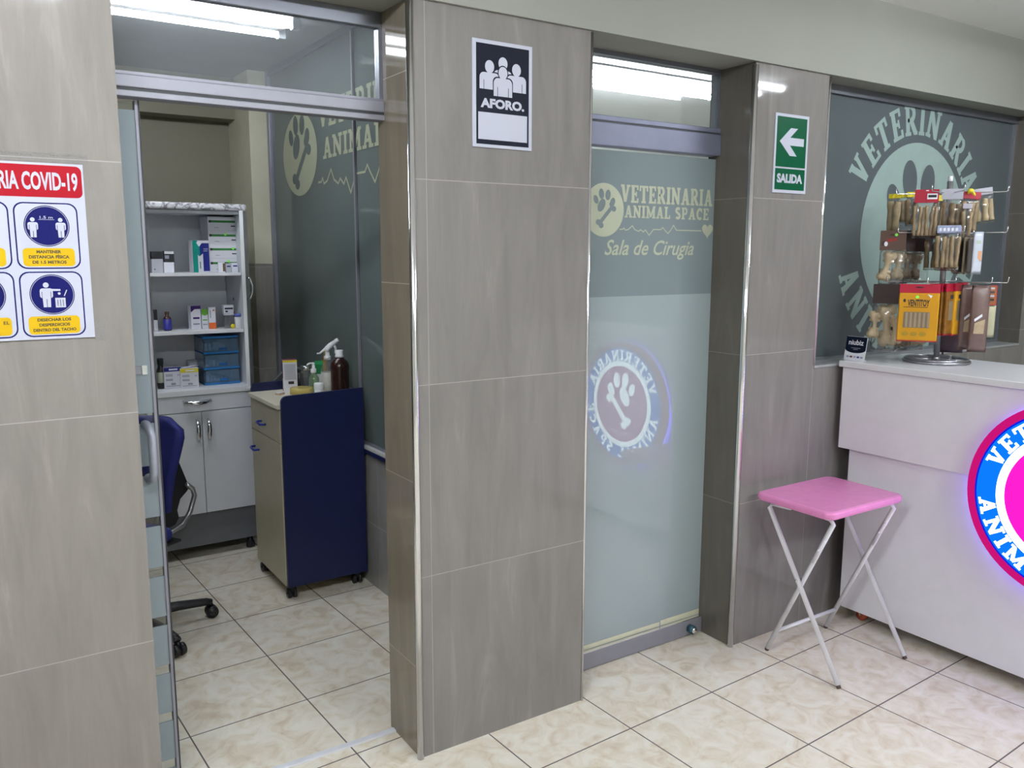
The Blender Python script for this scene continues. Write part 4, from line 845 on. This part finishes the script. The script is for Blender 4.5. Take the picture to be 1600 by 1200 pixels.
b.tube([(xx-.008, ys, zh+.013), (xx-.024, ys, zh+.003), (xx-.038, ys, zh-.008), (xx-.052, ys, zh-.008)], [.008, .005, .0045, .0035], seg=8); b.tube([(xx+.034, ys, zh+.034), (xx+.043, ys, zh+.010), (xx+.039, ys, zh-.012)], [.007, .006, .0045], seg=8); b.build('trigger_head', WHITE_P, tt)
b = MB(); b.lathe([(.0333, .020), (.0336, .021), (.0336, .105)], (xx, ys, ZT+.0006)); lab(b.build('paper_label', pmat('label_grey', (.40, .40, .36), .5, var=.08, scale=80), tt), 'grey paper label')
tt, xx = lathe_thing('bottle', 531.5, 1.525, 'large dark brown ridged bottle with white cap on the trolley', 'bottle', [('body', [(.040, 0), (.043, .004), (.043, .012), (.0415, .016), (.0415, .1), (.043, .104), (.043, .118), (.036, .134), (.022, .144), (.0175, .15)], AMB_R), ('cap', [(.0195, .1505), (.0195, .156), (.018, .158), (.018, .174), (.016, .177)], WHITE_P)], 1.24, 1.04)
lathe_thing('vial', 509.5, 1.76, 'slim amber vial standing behind the spray bottle', 'bottle', [('body', [(.010, 0), (.012, .003), (.012, .11), (.008, .118)], pmat('amber_yellow', (.35, .20, .03), .2)), ('cap', [(.0095, .1185), (.0095, .134), (.008, .136)], pmat('cap_ochre', (.3, .25, .10), .4))], 1.42)
lathe_thing('cream_jar', 498, 1.615, 'round white cream tub near the navy panel edge', 'jar', [('tub', [(.020, 0), (.021, .003), (.021, .022)], WHITE_P), ('lid', [(.0225, .0223), (.023, .024), (.023, .041), (.021, .044), (.004, .0445)], WHITE_P)], 1.3)
c = at(471, 606, 'Y', 1.69); b = MB(); b.lathe([(.034, 0), (.054, 0), (.054, .03), (.034, .03)], (c.x, 1.69, ZT+.0006), seg=36); tag(b.build('tape_roll', pmat('tape_amber', (.50, .40, .12), .25)), 'flat roll of amber packing tape on the trolley', 'tape')
L = Matrix.Translation((at(498, 585, 'Y', 1.815).x, 1.815, ZT+.0006)) @ Matrix.Rotation(math.radians(-28), 4, 'Z'); b = MB(); b.box((-.028, 0, 0), (.028, .045, .118), 0, .0008, 1, L=L); b.box((-.024, -.0006, .004), (.024, -.0002, .07), 1, L=L)
b.poly([(-.028, 0), (.028, 0), (.036, .034), (-.020, .034)], 0, L @ Matrix.Translation((0, .0, .1185)) @ Matrix.Rotation(math.radians(-62), 4, 'X'), th=.0008)
tag(b.build('medicine_box', [pmat('carton_green', (.01, .20, .06), .4), CARD]), 'green carton with its flap open among the trolley bottles', 'box')
b = MB(); c = at(437, 609, 'Y', 1.72); b.M = Matrix.Translation((c.x, 1.72, ZT+.0006)) @ Matrix.Rotation(.5, 4, 'Z'); b.box((-.018, -.015, 0), (.018, .015, .009), 0, .002); b.box((-.0175, -.0145, .0092), (.0175, .0145, .012), 1, .001)
tag(b.build('blister_pack', [pmat('blister_pink', (.55, .38, .28), .4), PAPER]), 'small pinkish packet lying at the front of the trolley top', 'packet')
b = MB(); L = Matrix.Translation((.33, 2.12, 0)) @ Matrix.Rotation(math.radians(8), 4, 'Z')  # slant-topped board for a dark shape of unknown use
b.box((-.10, -.008, .0005), (.10, .008, .93), 0, .004, L=L); b.poly([(-.10, .93), (.10, .93), (.10, .985), (-.03, .985)], 0, L @ Matrix.Translation((0, -.008, 0)), th=.016); b.stroke([(-.10, .93), (-.03, .985), (.10, .985)], .008, 1, L @ Matrix.Translation((0, -.0085, 0)))
tag(b.build('slanted_board', [pmat('board_dark', (.09, .10, .10), .5), pmat('board_edge', (.3, .32, .32), .4)]), 'dark grey slant-topped board standing behind the trolley by the column', 'board')

# ------------------------------------------------------------------ office chair, partly behind the sliding leaf
ch = thing('office_chair', 'blue swivel office chair with black shell behind the sliding glass leaf', 'chair', (-.603, 1.436, 0))
FABB = pmat('fabric_blue', (.010, .014, .13), .8, var=.12, scale=200, bump=.3); cx, cy = -.603, 1.436
b = MB(); b.lathe([(.035, .055), (.045, .06), (.045, .10), (.03, .115)], (cx, cy, 0)); 
b.build('hub', BLACK, ch)
for k in range(5):
    a = math.atan2(1.45-cy, -.283-cx) + k*2*math.pi/5; e = Vector((cx+.315*math.cos(a), cy+.315*math.sin(a), 0)); m_ = Vector((cx+.04*math.cos(a), cy+.04*math.sin(a), 0))
    b = MB(); b.tube([m_+Vector((0, 0, .088)), m_.lerp(e, .5)+Vector((0, 0, .085)), m_.lerp(e, .93)+Vector((0, 0, .074)), e+Vector((0, 0, .066))], [.026, .021, .017, .016], seg=10); sp_ = b.build('base_arm', BLACK, ch)
    tv = Vector((-math.sin(a), math.cos(a), 0)); b = MB(); q0 = e+Vector((0, 0, .0275))
    for s_ in (-1, 1): b.tube([q0+tv*s_*.006, q0+tv*s_*.024], [.027, .025], seg=18)
    b.tube([q0-tv*.026, q0+tv*.026], .006, seg=8); b.tube([e+Vector((0, 0, .03)), e+Vector((0, 0, .062))], .008, seg=8); b.build('caster', BLACK, sp_)
b = MB(); b.cyl((cx, cy, .116), (cx, cy, .26), .026, seg=16); b.cyl((cx, cy, .26), (cx, cy, .41), .015, mat=1, seg=14); b.build('column', [BLACK, CHROME], ch)
ya = math.radians(212); fd = Vector((math.cos(ya), math.sin(ya), 0)); sd = Vector((-fd.y, fd.x, 0))   # the chair faces fd
b = MB(); Ls = Matrix((( fd.x, sd.x, 0, cx), (fd.y, sd.y, 0, cy), (0, 0, 1, 0), (0, 0, 0, 1)))
b.box((-.06, -.20, .425), (.30, .20, .487), 0, .03, 4, L=Ls, smooth=True); b.build('seat', FABB, ch)
b = MB(); b.box((-.09, -.17, .412), (.19, .2, .4245), 0, .005, L=Ls); b.build('seat_pan', BLACK, ch)
def shell(off, thick, mat, name, z0, z1, hw):
    tb = bmesh.new(); nu, nv = 12, 12; G = {}
    for sd_ in (0, 1):
        for i in range(nu+1):
            for j in range(nv+1):
                u, v = i/nu*2-1, j/nv
                z = z0+(z1-z0)*v; ww = hw*(.66+.34*math.sin(min(1, v*1.25)*math.pi/2))*(1 if v < .86 else 1-.42*((v-.86)/.14)**2)
                lean = -.185-.03*(v-.5)+.025*math.sin(v*math.pi*1.3)
                x = lean+.05*u*u+off+(thick if sd_ else 0)*(1-.4*u**4)
                G[(sd_, i, j)] = tb.verts.new((x, u*ww, z))
    for i in range(nu):
        for j in range(nv):
            tb.faces.new((G[(1, i, j)], G[(1, i+1, j)], G[(1, i+1, j+1)], G[(1, i, j+1)])); tb.faces.new((G[(0, i, j)], G[(0, i, j+1)], G[(0, i+1, j+1)], G[(0, i+1, j)]))
    for j in range(nv):
        tb.faces.new((G[(0, 0, j)], G[(1, 0, j)], G[(1, 0, j+1)], G[(0, 0, j+1)])); tb.faces.new((G[(1, nu, j)], G[(0, nu, j)], G[(0, nu, j+1)], G[(1, nu, j+1)]))
    for i in range(nu):
        tb.faces.new((G[(0, i+1, 0)], G[(1, i+1, 0)], G[(1, i, 0)], G[(0, i, 0)])); tb.faces.new((G[(0, i, nv)], G[(1, i, nv)], G[(1, i+1, nv)], G[(0, i+1, nv)]))
    bmesh.ops.recalc_face_normals(tb, faces=tb.faces)
    b = MB(); b._take(tb, 0, True, Ls); return b.build(name, mat, ch)
shell(0, .055, FABB, 'backrest', .52, .90, .185)
b = MB(); Lp = Ls @ Matrix.Translation((0, .10, 0))
b.poly([(-.195, .79), (-.215, .76), (-.29, .575), (-.275, .560), (-.235, .535), (-.215, .49), (-.222, .455), (-.20, .43), (-.06, .42), (-.08, .47), (-.17, .55)], 0, Ls @ Matrix.Translation((0, -.08, 0)), th=.13)
lab(b.build('back_shell', BLACK, ch), 'black plastic rear shell')
b = MB()
for s_ in (-.10, .075): b.tube([Ls @ Vector(p) for p in ((-.25, s_, .60), (-.283, s_, .572), (-.292, s_, .54), (-.262, s_, .475), (-.215, s_, .425), (-.05, s_, .404))], .011, seg=10)
lab(b.build('back_bar', pmat('bar_grey', (.35, .36, .38), .3, .8), ch), 'grey bent tube carrying the backrest')
# ------------------------------------------------------------------ revolving display rack with hanging dog chews
RP = Vector((2.285, -0.275, 1.1456)); DH = Vector((RP.x-CAM.x, RP.y-CAM.y, 0)).normalized(); RH = Vector((DH.y, -DH.x, 0))
def rk(px, py, d=0.0):
    """point seen at (px,py) on the upright plane through the pole, d metres behind it"""
    v = ray(px, py); t = ((RP+DH*d-CAM).dot(DH))/v.dot(DH); return CAM+v*t
def LK(p, rot=0.0, tilt=0.0):
    """frame hanging at p: local x to the right of the rack, y away, z up; rot turns it about the vertical"""
    B = Matrix(((RH.x, DH.x, 0, p.x), (RH.y, DH.y, 0, p.y), (0, 0, 1, p.z), (0, 0, 0, 1)))
    return B @ Matrix.Rotation(math.radians(rot), 4, 'Z') @ Matrix.Rotation(math.radians(tilt), 4, 'Y')
WIRE = pmat('rack_steel', (0.42, 0.42, 0.46), 0.3, 0.9, var=.03); WIREC = pmat('hook_wire', (0.7, 0.7, 0.72), 0.25, 0.9)
rk_ = thing('display_rack', 'grey wire counter rack hung with dog chews on the reception counter', 'display rack', RP)
b = MB()
def circ(r, z, rt): return [(RP.x+r*math.cos(k*math.pi/24), RP.y+r*math.sin(k*math.pi/24), RP.z+z) for k in range(49)]
b.tube(circ(.125, .006, .005), .0055, seg=8); b.tube(circ(.118, .014, .005), .005, seg=8)
for k in range(4):
    a = k*math.pi/2+.6; b.tube([(RP.x, RP.y, RP.z+.012), (RP.x+.122*math.cos(a), RP.y+.122*math.sin(a), RP.z+.008)], .0045, seg=8)
b.lathe([(.016, .004), (.016, .02), (.0125, .024)], RP); b.build('base_ring', WIRE, rk_)
zt = rk(1466, 276).z
b = MB(); b.cyl(RP+Vector((0, 0, .02)), (RP.x, RP.y, zt-.02), .0115, seg=16); b.cyl((RP.x, RP.y, zt-.03), (RP.x, RP.y, zt+.0), .0085, mat=1, seg=14); b.build('pole', [WIRE, pmat('tip_clear', (.75, .76, .8), .2)], rk_)
ZT1, ZT2, ZT3 = rk(1460, 303).z, rk(1460, 364).z, rk(1460, 440).z
def hook(dx, dd, z, up=.022):
    e = RP+RH*dx+DH*dd; e.z = z; s0 = Vector((RP.x, RP.y, z)); b = MB()
    b.tube([s0, e, e+Vector((0, 0, .004))+(e-s0).normalized()*.004, e+Vector((0, 0, up))+(e-s0).normalized()*.006], .0021, seg=6); b.build('hook', WIREC, rk_)
def HX(px): return (rk(px, 400)-RP).dot(RH)
for z, hs in ((ZT1, ((-.19, -.05), (-.06, -.19), (.05, -.17), (.20, -.03), (.12, .15), (-.12, .15))), (ZT2, ((-.17, -.13), (.06, -.21), (.21, -.02), (.1, .16), (-.14, .14))), (ZT3, ((-.20, -.09), (-.05, -.215), (.17, -.08), (.23, .0), (.05, .18), (-.15, .14)))):
    for dx, dd in hs: hook(dx, dd, z)
RAW = pmat('rawhide', (0.27, 0.195, 0.11), 0.55, var=.2, scale=60, bump=.4); RAWP = pmat('rawhide_pale', (0.40, 0.315, 0.19), 0.5, var=.12, scale=50, bump=.3)
RAWD = pmat('rawhide_brown', (0.15, 0.10, 0.05), 0.55, var=.22, scale=70, bump=.4); BONE = pmat('bone_cream', (0.54, 0.43, 0.28), 0.4, var=.1, scale=40, bump=.25)
BONEG = pmat('bone_tan', (0.24, 0.175, 0.105), 0.45, var=.12, scale=40); BAG = thin_glass('bag_film', tint=(.93, .93, .92), refl=1.0, haze=.025, hazecol=(.75, .75, .8), rough=.1)
HYEL = pmat('header_yellow', (0.72, 0.60, 0.03), .4, var=.25, scale=90); HRED = pmat('header_red', (0.33, 0.008, 0.03), .4, var=.05); HWHT = thin_glass('header_clear', tint=(.8, .8, .85), refl=1.8, haze=.45, hazecol=(.7, .7, .8), rough=.15)
CBR = pmat('card_brown', (0.085, 0.046, 0.034), .5, var=.06); CBRD = pmat('card_dark', (0.026, 0.012, 0.012), .5, var=.08)
PYEL = pmat('pack_yellow', (0.56, 0.27, 0.008), .35, var=.05); PRED = pmat('pack_red', (0.38, 0.01, 0.035), .35); PWIN = pmat('pack_window', (0.20, 0.155, 0.10), .3, var=.1)
def roll(b, x, y, z0, z1, r, mat, lean=0.0, rr=random):
    n = 6; b.tube([(x+lean*(k/n)+.0012*math.sin(k*2.1+x*90), y, z0+(z1-z0)*k/n) for k in range(n+1)], [r*(1+.12*math.sin(k*1.7+x*50)) for k in range(n+1)], mat, seg=9)
def stick_bag(name, label, x0, x1, y0, yh, y1, d, rot, n, hm, sm, group='rawhide stick packs on the rack', rad=.8, hdr_in=0.0, tilt=0, extra=None, cat='pet chew pack'):
    """bag of rolled sticks: header from y0 to yh, sticks down to y1 (outline in the photo)"""
    p = rk((x0+x1)/2, y0, d); L = LK(p, rot, tilt); wd = abs((rk(x1, y0, d)-rk(x0, y0, d)).dot(RH))/max(.35, math.cos(math.radians(rot))); h1 = p.z-rk(x0, yh, d).z; h = p.z-rk(x0, y1, d).z
    t = thing(name, label, cat, p, group)
    b = MB(L); b.box((-wd/2+hdr_in, -.0015, -h1), (wd/2-hdr_in, .0015, 0), 0, .0006, 1)
    if extra: extra(b, wd, h1)
    b.build('header', [hm, PAPER, INKK, LIME] if not isinstance(hm, list) else hm, t)
    b = MB(L); r = wd/n/2*rad
    for k in range(n): roll(b, -wd/2+(k+.5)*wd/n, (-1)**k*r*.3, -h+.004, -h1-.012-.01*((k*7) % 3)/3, r, 0, lean=.004*((k*5) % 3-1))
    b.build('sticks', sm, t)
    b = MB(L); b.pillow(wd*1.04, h-h1+.008, r*2.8, 0, Matrix.Translation((0, 0, -h1+.003))); b.build('bag', BAG, t)
    return t
# upper tier
stick_bag('chew_pack', 'clear chew bag with yellow tie at the far left of the upper tier', 1389, 1408, 303, 310, 362, .03, -18, 2, HYEL, RAWP, rad=1.1)
stick_bag('chew_pack', 'clear chew bag with yellow tie, second from left on the upper tier', 1405, 1421, 302, 309, 348, .07, -10, 1, HYEL, RAWP, rad=.8)
stick_bag('chew_pack', 'clear chew bag with yellow tie half behind the red-headed stick pack', 1418, 1434, 300, 308, 352, .06, 8, 2, HYEL, RAW, rad=1.05)
def label_red(b, wd, h1): b.poly([(.02*wd, -.75*h1), (.44*wd, -.75*h1), (.44*wd, -.32*h1), (.02*wd, -.32*h1)], 1, Matrix.Translation((0, -.002, 0))); b.poly([(.06*wd, -.62*h1), (.40*wd, -.62*h1), (.40*wd, -.42*h1), (.06*wd, -.42*h1)], 2, Matrix.Translation((0, -.0024, 0))); b.box((-.004, -.003, -.12*h1), (.006, -.0016, -.06*h1), 1)
stick_bag('chew_pack', 'stick pack with red header and barcode label on the upper tier', 1430, 1468, 296, 317, 370, -.10, 6, 6, HRED, RAW, extra=label_red, rad=.95)
stick_bag('chew_pack', 'brown stick bundle edge just behind the red-headed pack', 1461, 1474, 305, 314, 369, -.07, 20, 2, HYEL, RAWD)
stick_bag('chew_pack', 'bag with crumpled clear top left of the red-tied bag on the upper tier', 1472, 1506, 295, 312, 354, -.06, 10, 3, HWHT, RAWD, rad=1.0)
stick_bag('chew_pack', 'red-tied bag of thick tan rolls on the upper tier', 1506, 1534, 300, 311, 362, -.03, 22, 3, HRED, RAW, rad=1.0, tilt=4)
stick_bag('chew_pack', 'bag of pale rolls swinging out at the far right of the upper tier', 1521, 1551, 294, 305, 347, .0, 18, 3, HWHT, RAWP, rad=.95, tilt=-8)
stick_bag('chew_pack', 'thin bag of tan sticks below the red-tied bag', 1505, 1520, 318, 326, 388, -.07, 12, 2, HWHT, RAW, rad=.9)
b = MB(); p = rk(1517, 298, -.05); b.M = LK(p); b.ell((0, 0, 0), (.012, .01, .009), 0, 12); b.tube([(0, 0, 0), (.012, 0, -.012), (.018, 0, -.02)], [.006, .005, .002]); b.tube([(0, 0, 0), (-.01, 0, -.012)], [.006, .003]); tag(b.build('yellow_tie', HYEL), 'yellow twisted tie on top of the red-tied bag', 'tie')
# middle tier
def bone(b, p0, p1, r, mat=0):
    p0, p1 = Vector(p0), Vector(p1); ax = (p1-p0).normalized(); n = 8
    prof = [1.25, 1.35, 1.05, .72, .62, .66, .95, 1.4, 1.3]
    b.tube([p0+(p1-p0)*k/n for k in range(n+1)], [r*x for x in prof], mat, seg=12, flat=.75)
    sdv = Vector((ax.z, 0, -ax.x))
    for e, s_ in ((p0, 1), (p1, -1)):
        for k in (-1, 1): b.ell(tuple(e+ax*s_*r*.45+sdv*k*r*.6), (r*.95, r*.8, r*.95), mat, 10)
        b.tube([e+ax*s_*r*1.6-sdv*r*1.1, e+ax*s_*r*1.75, e+ax*s_*r*1.6+sdv*r*1.1], r*.45, mat, seg=8)
def bone_pack(label, cx0, cx1, y0, yc, y1, d, rot, cm, bm, bones, group='knotted bone packs on the rack', extra=None, bw=None, tilt=0):
    p = rk((cx0+cx1)/2, y0, d); L = LK(p, rot, tilt); wd = abs((rk(cx1, y0, d)-rk(cx0, y0, d)).dot(RH))/max(.3, math.cos(math.radians(rot))); hc = p.z-rk(cx0, yc, d).z; h = p.z-rk(cx0, y1, d).z
    t = thing('bone_pack', label, 'pet chew pack', p, group)
    b = MB(L); b.rrect(-wd/2, -hc, wd/2, 0, .004, 0, None, th=.0016)
    if extra: extra(b, wd, hc)
    b.build('header_card', [cm, CBRD, LIME, PAPER, pmat('card_red_print', (.25, .02, .02), .5)], t)
    for (u0, v0, u1, v1, r) in bones:
        b = MB(L); bone(b, (u0*wd, .004+r, -hc-(h-hc)*v0), (u1*wd, .004+r, -hc-(h-hc)*v1), r); b.build('rawhide_bone', bm, t)
    b = MB(L); b.pillow((bw or wd)*1.0, h-hc+.006, .042, 0, Matrix.Translation((0, .014, -hc+.003))); b.build('bag', BAG, t)
    return t
def card_print(b, wd, hc):
    F = lambda k: Matrix.Translation((0, -.0004*k, 0)); b.disc((.12*wd, -.22*hc), .006, .006, 2, F(1), 16); b.poly([(-.12*wd, -.26*hc), (.02*wd, -.26*hc), (.02*wd, -.18*hc), (-.12*wd, -.18*hc)], 1, F(1))
    b.poly([(-.22*wd, -.6*hc), (.16*wd, -.52*hc), (.16*wd, -.38*hc), (-.22*wd, -.42*hc)], 4, F(1)); b.poly([(-.42*wd, -.75*hc), (-.3*wd, -.75*hc), (-.3*wd, -.55*hc), (-.42*wd, -.55*hc)], 1, F(1)); b.disc((-.26*wd, -.68*hc), .007, .01, 3, F(1), 14)
for i, (x0, x1, ya, yc, yb, d, rot, cm, bm, lb) in enumerate((
    (1376, 1417, 360, 391, 443, -.10, -6, CBR, BONE, 'front brown-card bone pack with green sticker on the middle tier'),
    (1400, 1432, 360, 392, 441, -.05, 30, CBRD, BONE, 'dark-card bone pack directly behind the green-stickered one'),
    (1416, 1445, 361, 393, 440, -.01, 38, CBRD, BONEG, 'third dark-card bone pack back from the green-stickered one'),
    (1430, 1459, 362, 393, 441, .03, 42, CBRD, BONEG, 'rearmost dark-card bone pack next to the rack pole on the middle tier'))):
    bone_pack(lb, x0, x1, ya, yc, yb, d, rot, cm, bm, [(-.08, .10, -.34 if i == 0 else -.2, .86, .0185)], extra=card_print if i == 0 else None)
def print_blue(b, wd, h1):
    for k in range(5): b.poly([(-.4*wd+k*.17*wd, -.8*h1), (-.3*wd+k*.17*wd, -.7*h1), (-.32*wd+k*.17*wd, -.3*h1), (-.42*wd+k*.17*wd, -.4*h1)], 1, Matrix.Translation((0, -.002, 0)))
HBL = pmat('header_pale_blue', (.30, .34, .50), .35, var=.15, scale=70)
stick_bag('chew_pack', 'stick pack with pale blue printed header on the middle tier', 1465, 1502, 352, 364, 419, -.13, 4, 5, [HBL, PAPER, INKB], RAW, extra=print_blue, rad=.95)
stick_bag('chew_pack', 'second stick pack hanging behind the pale-blue-headed one', 1467, 1503, 354, 366, 421, -.10, 8, 5, [HBL, PAPER], RAWD, rad=.95)
stick_bag('chew_pack', 'brown rolled chews between the bone packs and the rack pole', 1447, 1466, 362, 372, 420, -.05, 10, 2, CBRD, RAWD)
for i, (x, lb) in enumerate(((1499, 'leftmost of the thin sleeves seen edge-on at the right of the middle tier'), (1507, 'second thin sleeve from the left at the right of the middle tier'), (1515, 'third thin sleeve from the left at the right of the middle tier'), (1522, 'dark thin sleeve next to the white printed sleeve'))):
    p = rk(x, 366+i, -.06-.01*i); b = MB(LK(p, 58)); h = p.z-rk(x, 428, -.06).z
    b.pillow(.075, h, .011, 0); b.box((-.032, -.004, -h*.96), (.032, .004, -.05*h), 1, .003)
    tag(b.build('treat_sleeve', [BAG, pmat('sleeve_dark', (.06, .05, .045), .4, var=.2) if i % 2 else pmat('sleeve_tan', (.22, .17, .12), .45, var=.2)]), lb, 'pet chew pack', 'thin treat sleeves on the rack')
p = rk(1530, 362, -.09); b = MB(LK(p, 35)); h = p.z-rk(1530, 429, -.09).z; b.pillow(.044, h, .012, 0, top=.95)
b.poly([(-.002, -.45*h), (.014, -.45*h), (.014, -.7*h), (-.002, -.62*h)], 1, Matrix.Translation((0, -.0066, 0))); b.poly([(-.012, -.2*h), (.008, -.2*h), (.008, -.28*h), (-.012, -.28*h)], 2, Matrix.Translation((0, -.006, 0)))
tag(b.build('treat_sleeve', [pmat('sleeve_white', (.50, .54, .62), .3, var=.08), pmat('print_peach', (.6, .32, .18), .4), pmat('print_sage', (.4, .47, .4), .4)]), 'white printed sleeve hanging at the right end of the middle tier', 'pet chew pack', 'thin treat sleeves on the rack')
# lower tier
bone_pack('dark-red-card pack of cream bones at the lower left of the rack', 1365, 1408, 444, 474, 548, -.09, -4, CBRD, BONE, [(.0, .08, .12, .84, .026), (-.38, .2, -.44, .7, .018), (.38, .3, .40, .8, .018)], extra=None)
bone_pack('second dark-card bone pack behind the lower left one', 1388, 1430, 446, 474, 546, -.04, 8, CBRD, BONEG, [(-.25, .4, -.2, .88, .018), (.12, .4, .12, .9, .018)])
bone_pack('bone pack hidden but for its rounded ends under the yellow pack', 1408, 1450, 446, 474, 545, .0, 12, CBRD, BONE, [(-.3, .45, -.27, .88, .018), (.05, .45, .05, .9, .018), (.36, .45, .34, .88, .017)])
def yellow_pack(label, x0, x1, y0, y1, d, rot, full=False, tilt=0, tint=PYEL):
    p = rk((x0+x1)/2, y0, d); L = LK(p, rot, tilt); wd = .11; h = p.z-rk(x0, y1, d).z
    if full: wd = abs((rk(x1, y0, d)-rk(x0, y0, d)).dot(RH))
    b = MB(L); b.box((-wd/2, -.004, -.155*h), (wd/2, .004, 0), 1, .0012); b.box((-wd/2, -.0075, -h), (wd/2, .0075, -.155*h), 0, .005, 3); b.box((-wd/2, -.004, -h-.004), (wd/2, .004, -h+.006), 1, .001)
    F = lambda k: Matrix.Translation((0, -.0078-.0004*k, 0))
    if full:
        P = lambda u, v: (-wd/2+u*wd, -v*h)
        a_, c_ = P(.14, .39), P(.76, .27); text(b, 'VENTITOY', a_[0]+.012, a_[1], c_[0], c_[1], 2, F(1), off=.03)
        b.stroke([P(.12, .405), P(.72, .405)], .0022, 2, F(1)); b.disc(P(.14, .29), .005, .007, 2, F(1), 12)
        b.poly([P(.14, .49), P(.78, .49), P(.78, .77), P(.14, .77)], 3, F(1))
        for k in range(6): x_ = .19+k*.108; b.poly([P(x_, .50), P(x_+.055, .50), P(x_+.055, .76), P(x_, .76)], 5, F(2))
        for k in range(3): b.disc(P(.2+k*.22, .88), .013, .009, 6, F(1), 16)
        b.disc(P(.45, .225), .0065, .0065, 4, F(2), 16); b.poly([P(.70, .175), P(.82, .20), P(.78, .245)], 7, F(2)); b.poly([(-.014, -.065*h), (.012, -.065*h), (.012, -.045*h), (-.014, -.045*h)], 2, Matrix.Translation((0, -.0046, 0)))
    else:
        b.poly([(-.36*wd, -.72*h), (.36*wd, -.72*h), (.36*wd, -.34*h), (-.36*wd, -.34*h)], 3, F(1)); b.poly([(-.3*wd, -.3*h), (.3*wd, -.3*h), (.3*wd, -.22*h), (-.3*wd, -.22*h)], 2, F(1))
    return tag(b.build('snack_pack', [tint, PRED, INKK, PWIN, LIME, pmat('window_stick', (.33, .25, .17), .4), pmat('print_olive', (.35, .22, .02), .4), PAPER]), label, 'pet chew pack', 'yellow snack packs on the rack')
yellow_pack('yellow stick pack with red header and printed window facing the room', 1406, 1470, 444, 531, -.16, 5, True)
PYD = pmat('pack_amber', (0.20, 0.085, 0.012), .4, var=.3, scale=40)
for i, (x, lb) in enumerate(((1468, 'first of the yellow packs fanned behind the front printed one'), (1476, 'second of the yellow packs fanned behind the front printed one'), (1484, 'third of the yellow packs fanned behind the front printed one'), (1492, 'fourth of the yellow packs fanned behind the front printed one'))):
    yellow_pack(lb, x-4, x+4, 443, 522, -.065, 56, tint=PYD)
yellow_pack('rightmost yellow pack of the fan with its bright edge showing', 1498, 1506, 442, 522, -.03, 66)
MAUVE = pmat('pouch_mauve', (.155, .10, .09), .3, var=.15, scale=30); MAUV2 = pmat('pouch_plum', (.10, .062, .085), .35, var=.2, scale=30); TANW = pmat('pouch_window', (.44, .34, .22), .25, var=.15, scale=40)
def pouch(label, x0, x1, y0, y1, d, rot, m_, win=True, tilt=0):
    p = rk((x0+x1)/2, y0, d); L = LK(p, rot, tilt); wd = abs((rk(x1, y0, d)-rk(x0, y0, d)).dot(RH))/max(.4, math.cos(math.radians(rot))); h = p.z-rk(x0, y1, d).z
    b = MB(L); b.pillow(wd, h, .026, 0, nx=10, nz=14)
    if win:
        b.poly([(-.3*wd, -.72*h), (.25*wd, -.72*h), (.28*wd, -.5*h), (-.26*wd, -.56*h)], 1, Matrix.Translation((0, -.0135, 0)))
        b.poly([(-.3*wd, -.5*h), (.1*wd, -.42*h), (.12*wd, -.46*h), (-.28*wd, -.54*h)], 2, Matrix.Translation((0, -.0138, 0)))
    return tag(b.build('treat_pouch', [m_, TANW, PAPER]), label, 'pet chew pack', 'brown treat pouches on the rack')
pouch('plum pouch low down behind the fanned yellow packs', 1466, 1512, 452, 550, .05, 6, MAUV2, False)
pouch('brown glossy pouch immediately right of the yellow fan', 1503, 1528, 445, 546, -.04, 24, MAUVE)
pouch('brown glossy pouch with pale window at the right of the lower tier', 1519, 1549, 446, 550, -.08, 14, MAUVE)
p = rk(1550, 446, -.02); L = LK(p, 20); h = p.z-rk(1550, 477, -.02).z; b = MB(L); b.rrect(-.022, -h, .022, 0, .003, 0, None, th=.0016); b.rrect(-.019, -h+.003, .019, -.003, .002, 1, Matrix.Translation((0, -.0004, 0)))
for k in range(4): b.poly([(-.012, -h*(.2+.19*k)), (.012, -h*(.2+.19*k)), (.012, -h*(.1+.19*k)), (-.012, -h*(.1+.19*k))], 2 if k % 2 else 3, Matrix.Translation((0, -.0008, 0)))
tt = tag(b.build('chew_card', [PRED, pmat('card_rust', (.30, .10, .03), .4), INKK, CARDG]), 'red-edged card with hanging pale chew at the far right of the lower tier', 'pet chew pack')
b = MB(L); b.pillow(.05, .13, .016, 0, Matrix.Translation((0, .004, -h))); b.build('chew', pmat('chew_sage', (.46, .44, .30), .5, var=.1), tt)
# cable standing up from behind the counter edge
b = MB(); q0 = Vector((2.47, -.20, 1.149)); b.tube([q0, q0+Vector((.004, .01, .03)), q0+Vector((.012, .015, .055)), q0+Vector((.03, .02, .004))], .004, seg=8); tag(b.build('power_cord', BLACK), 'short loop of black cord on the countertop behind the rack', 'cord')
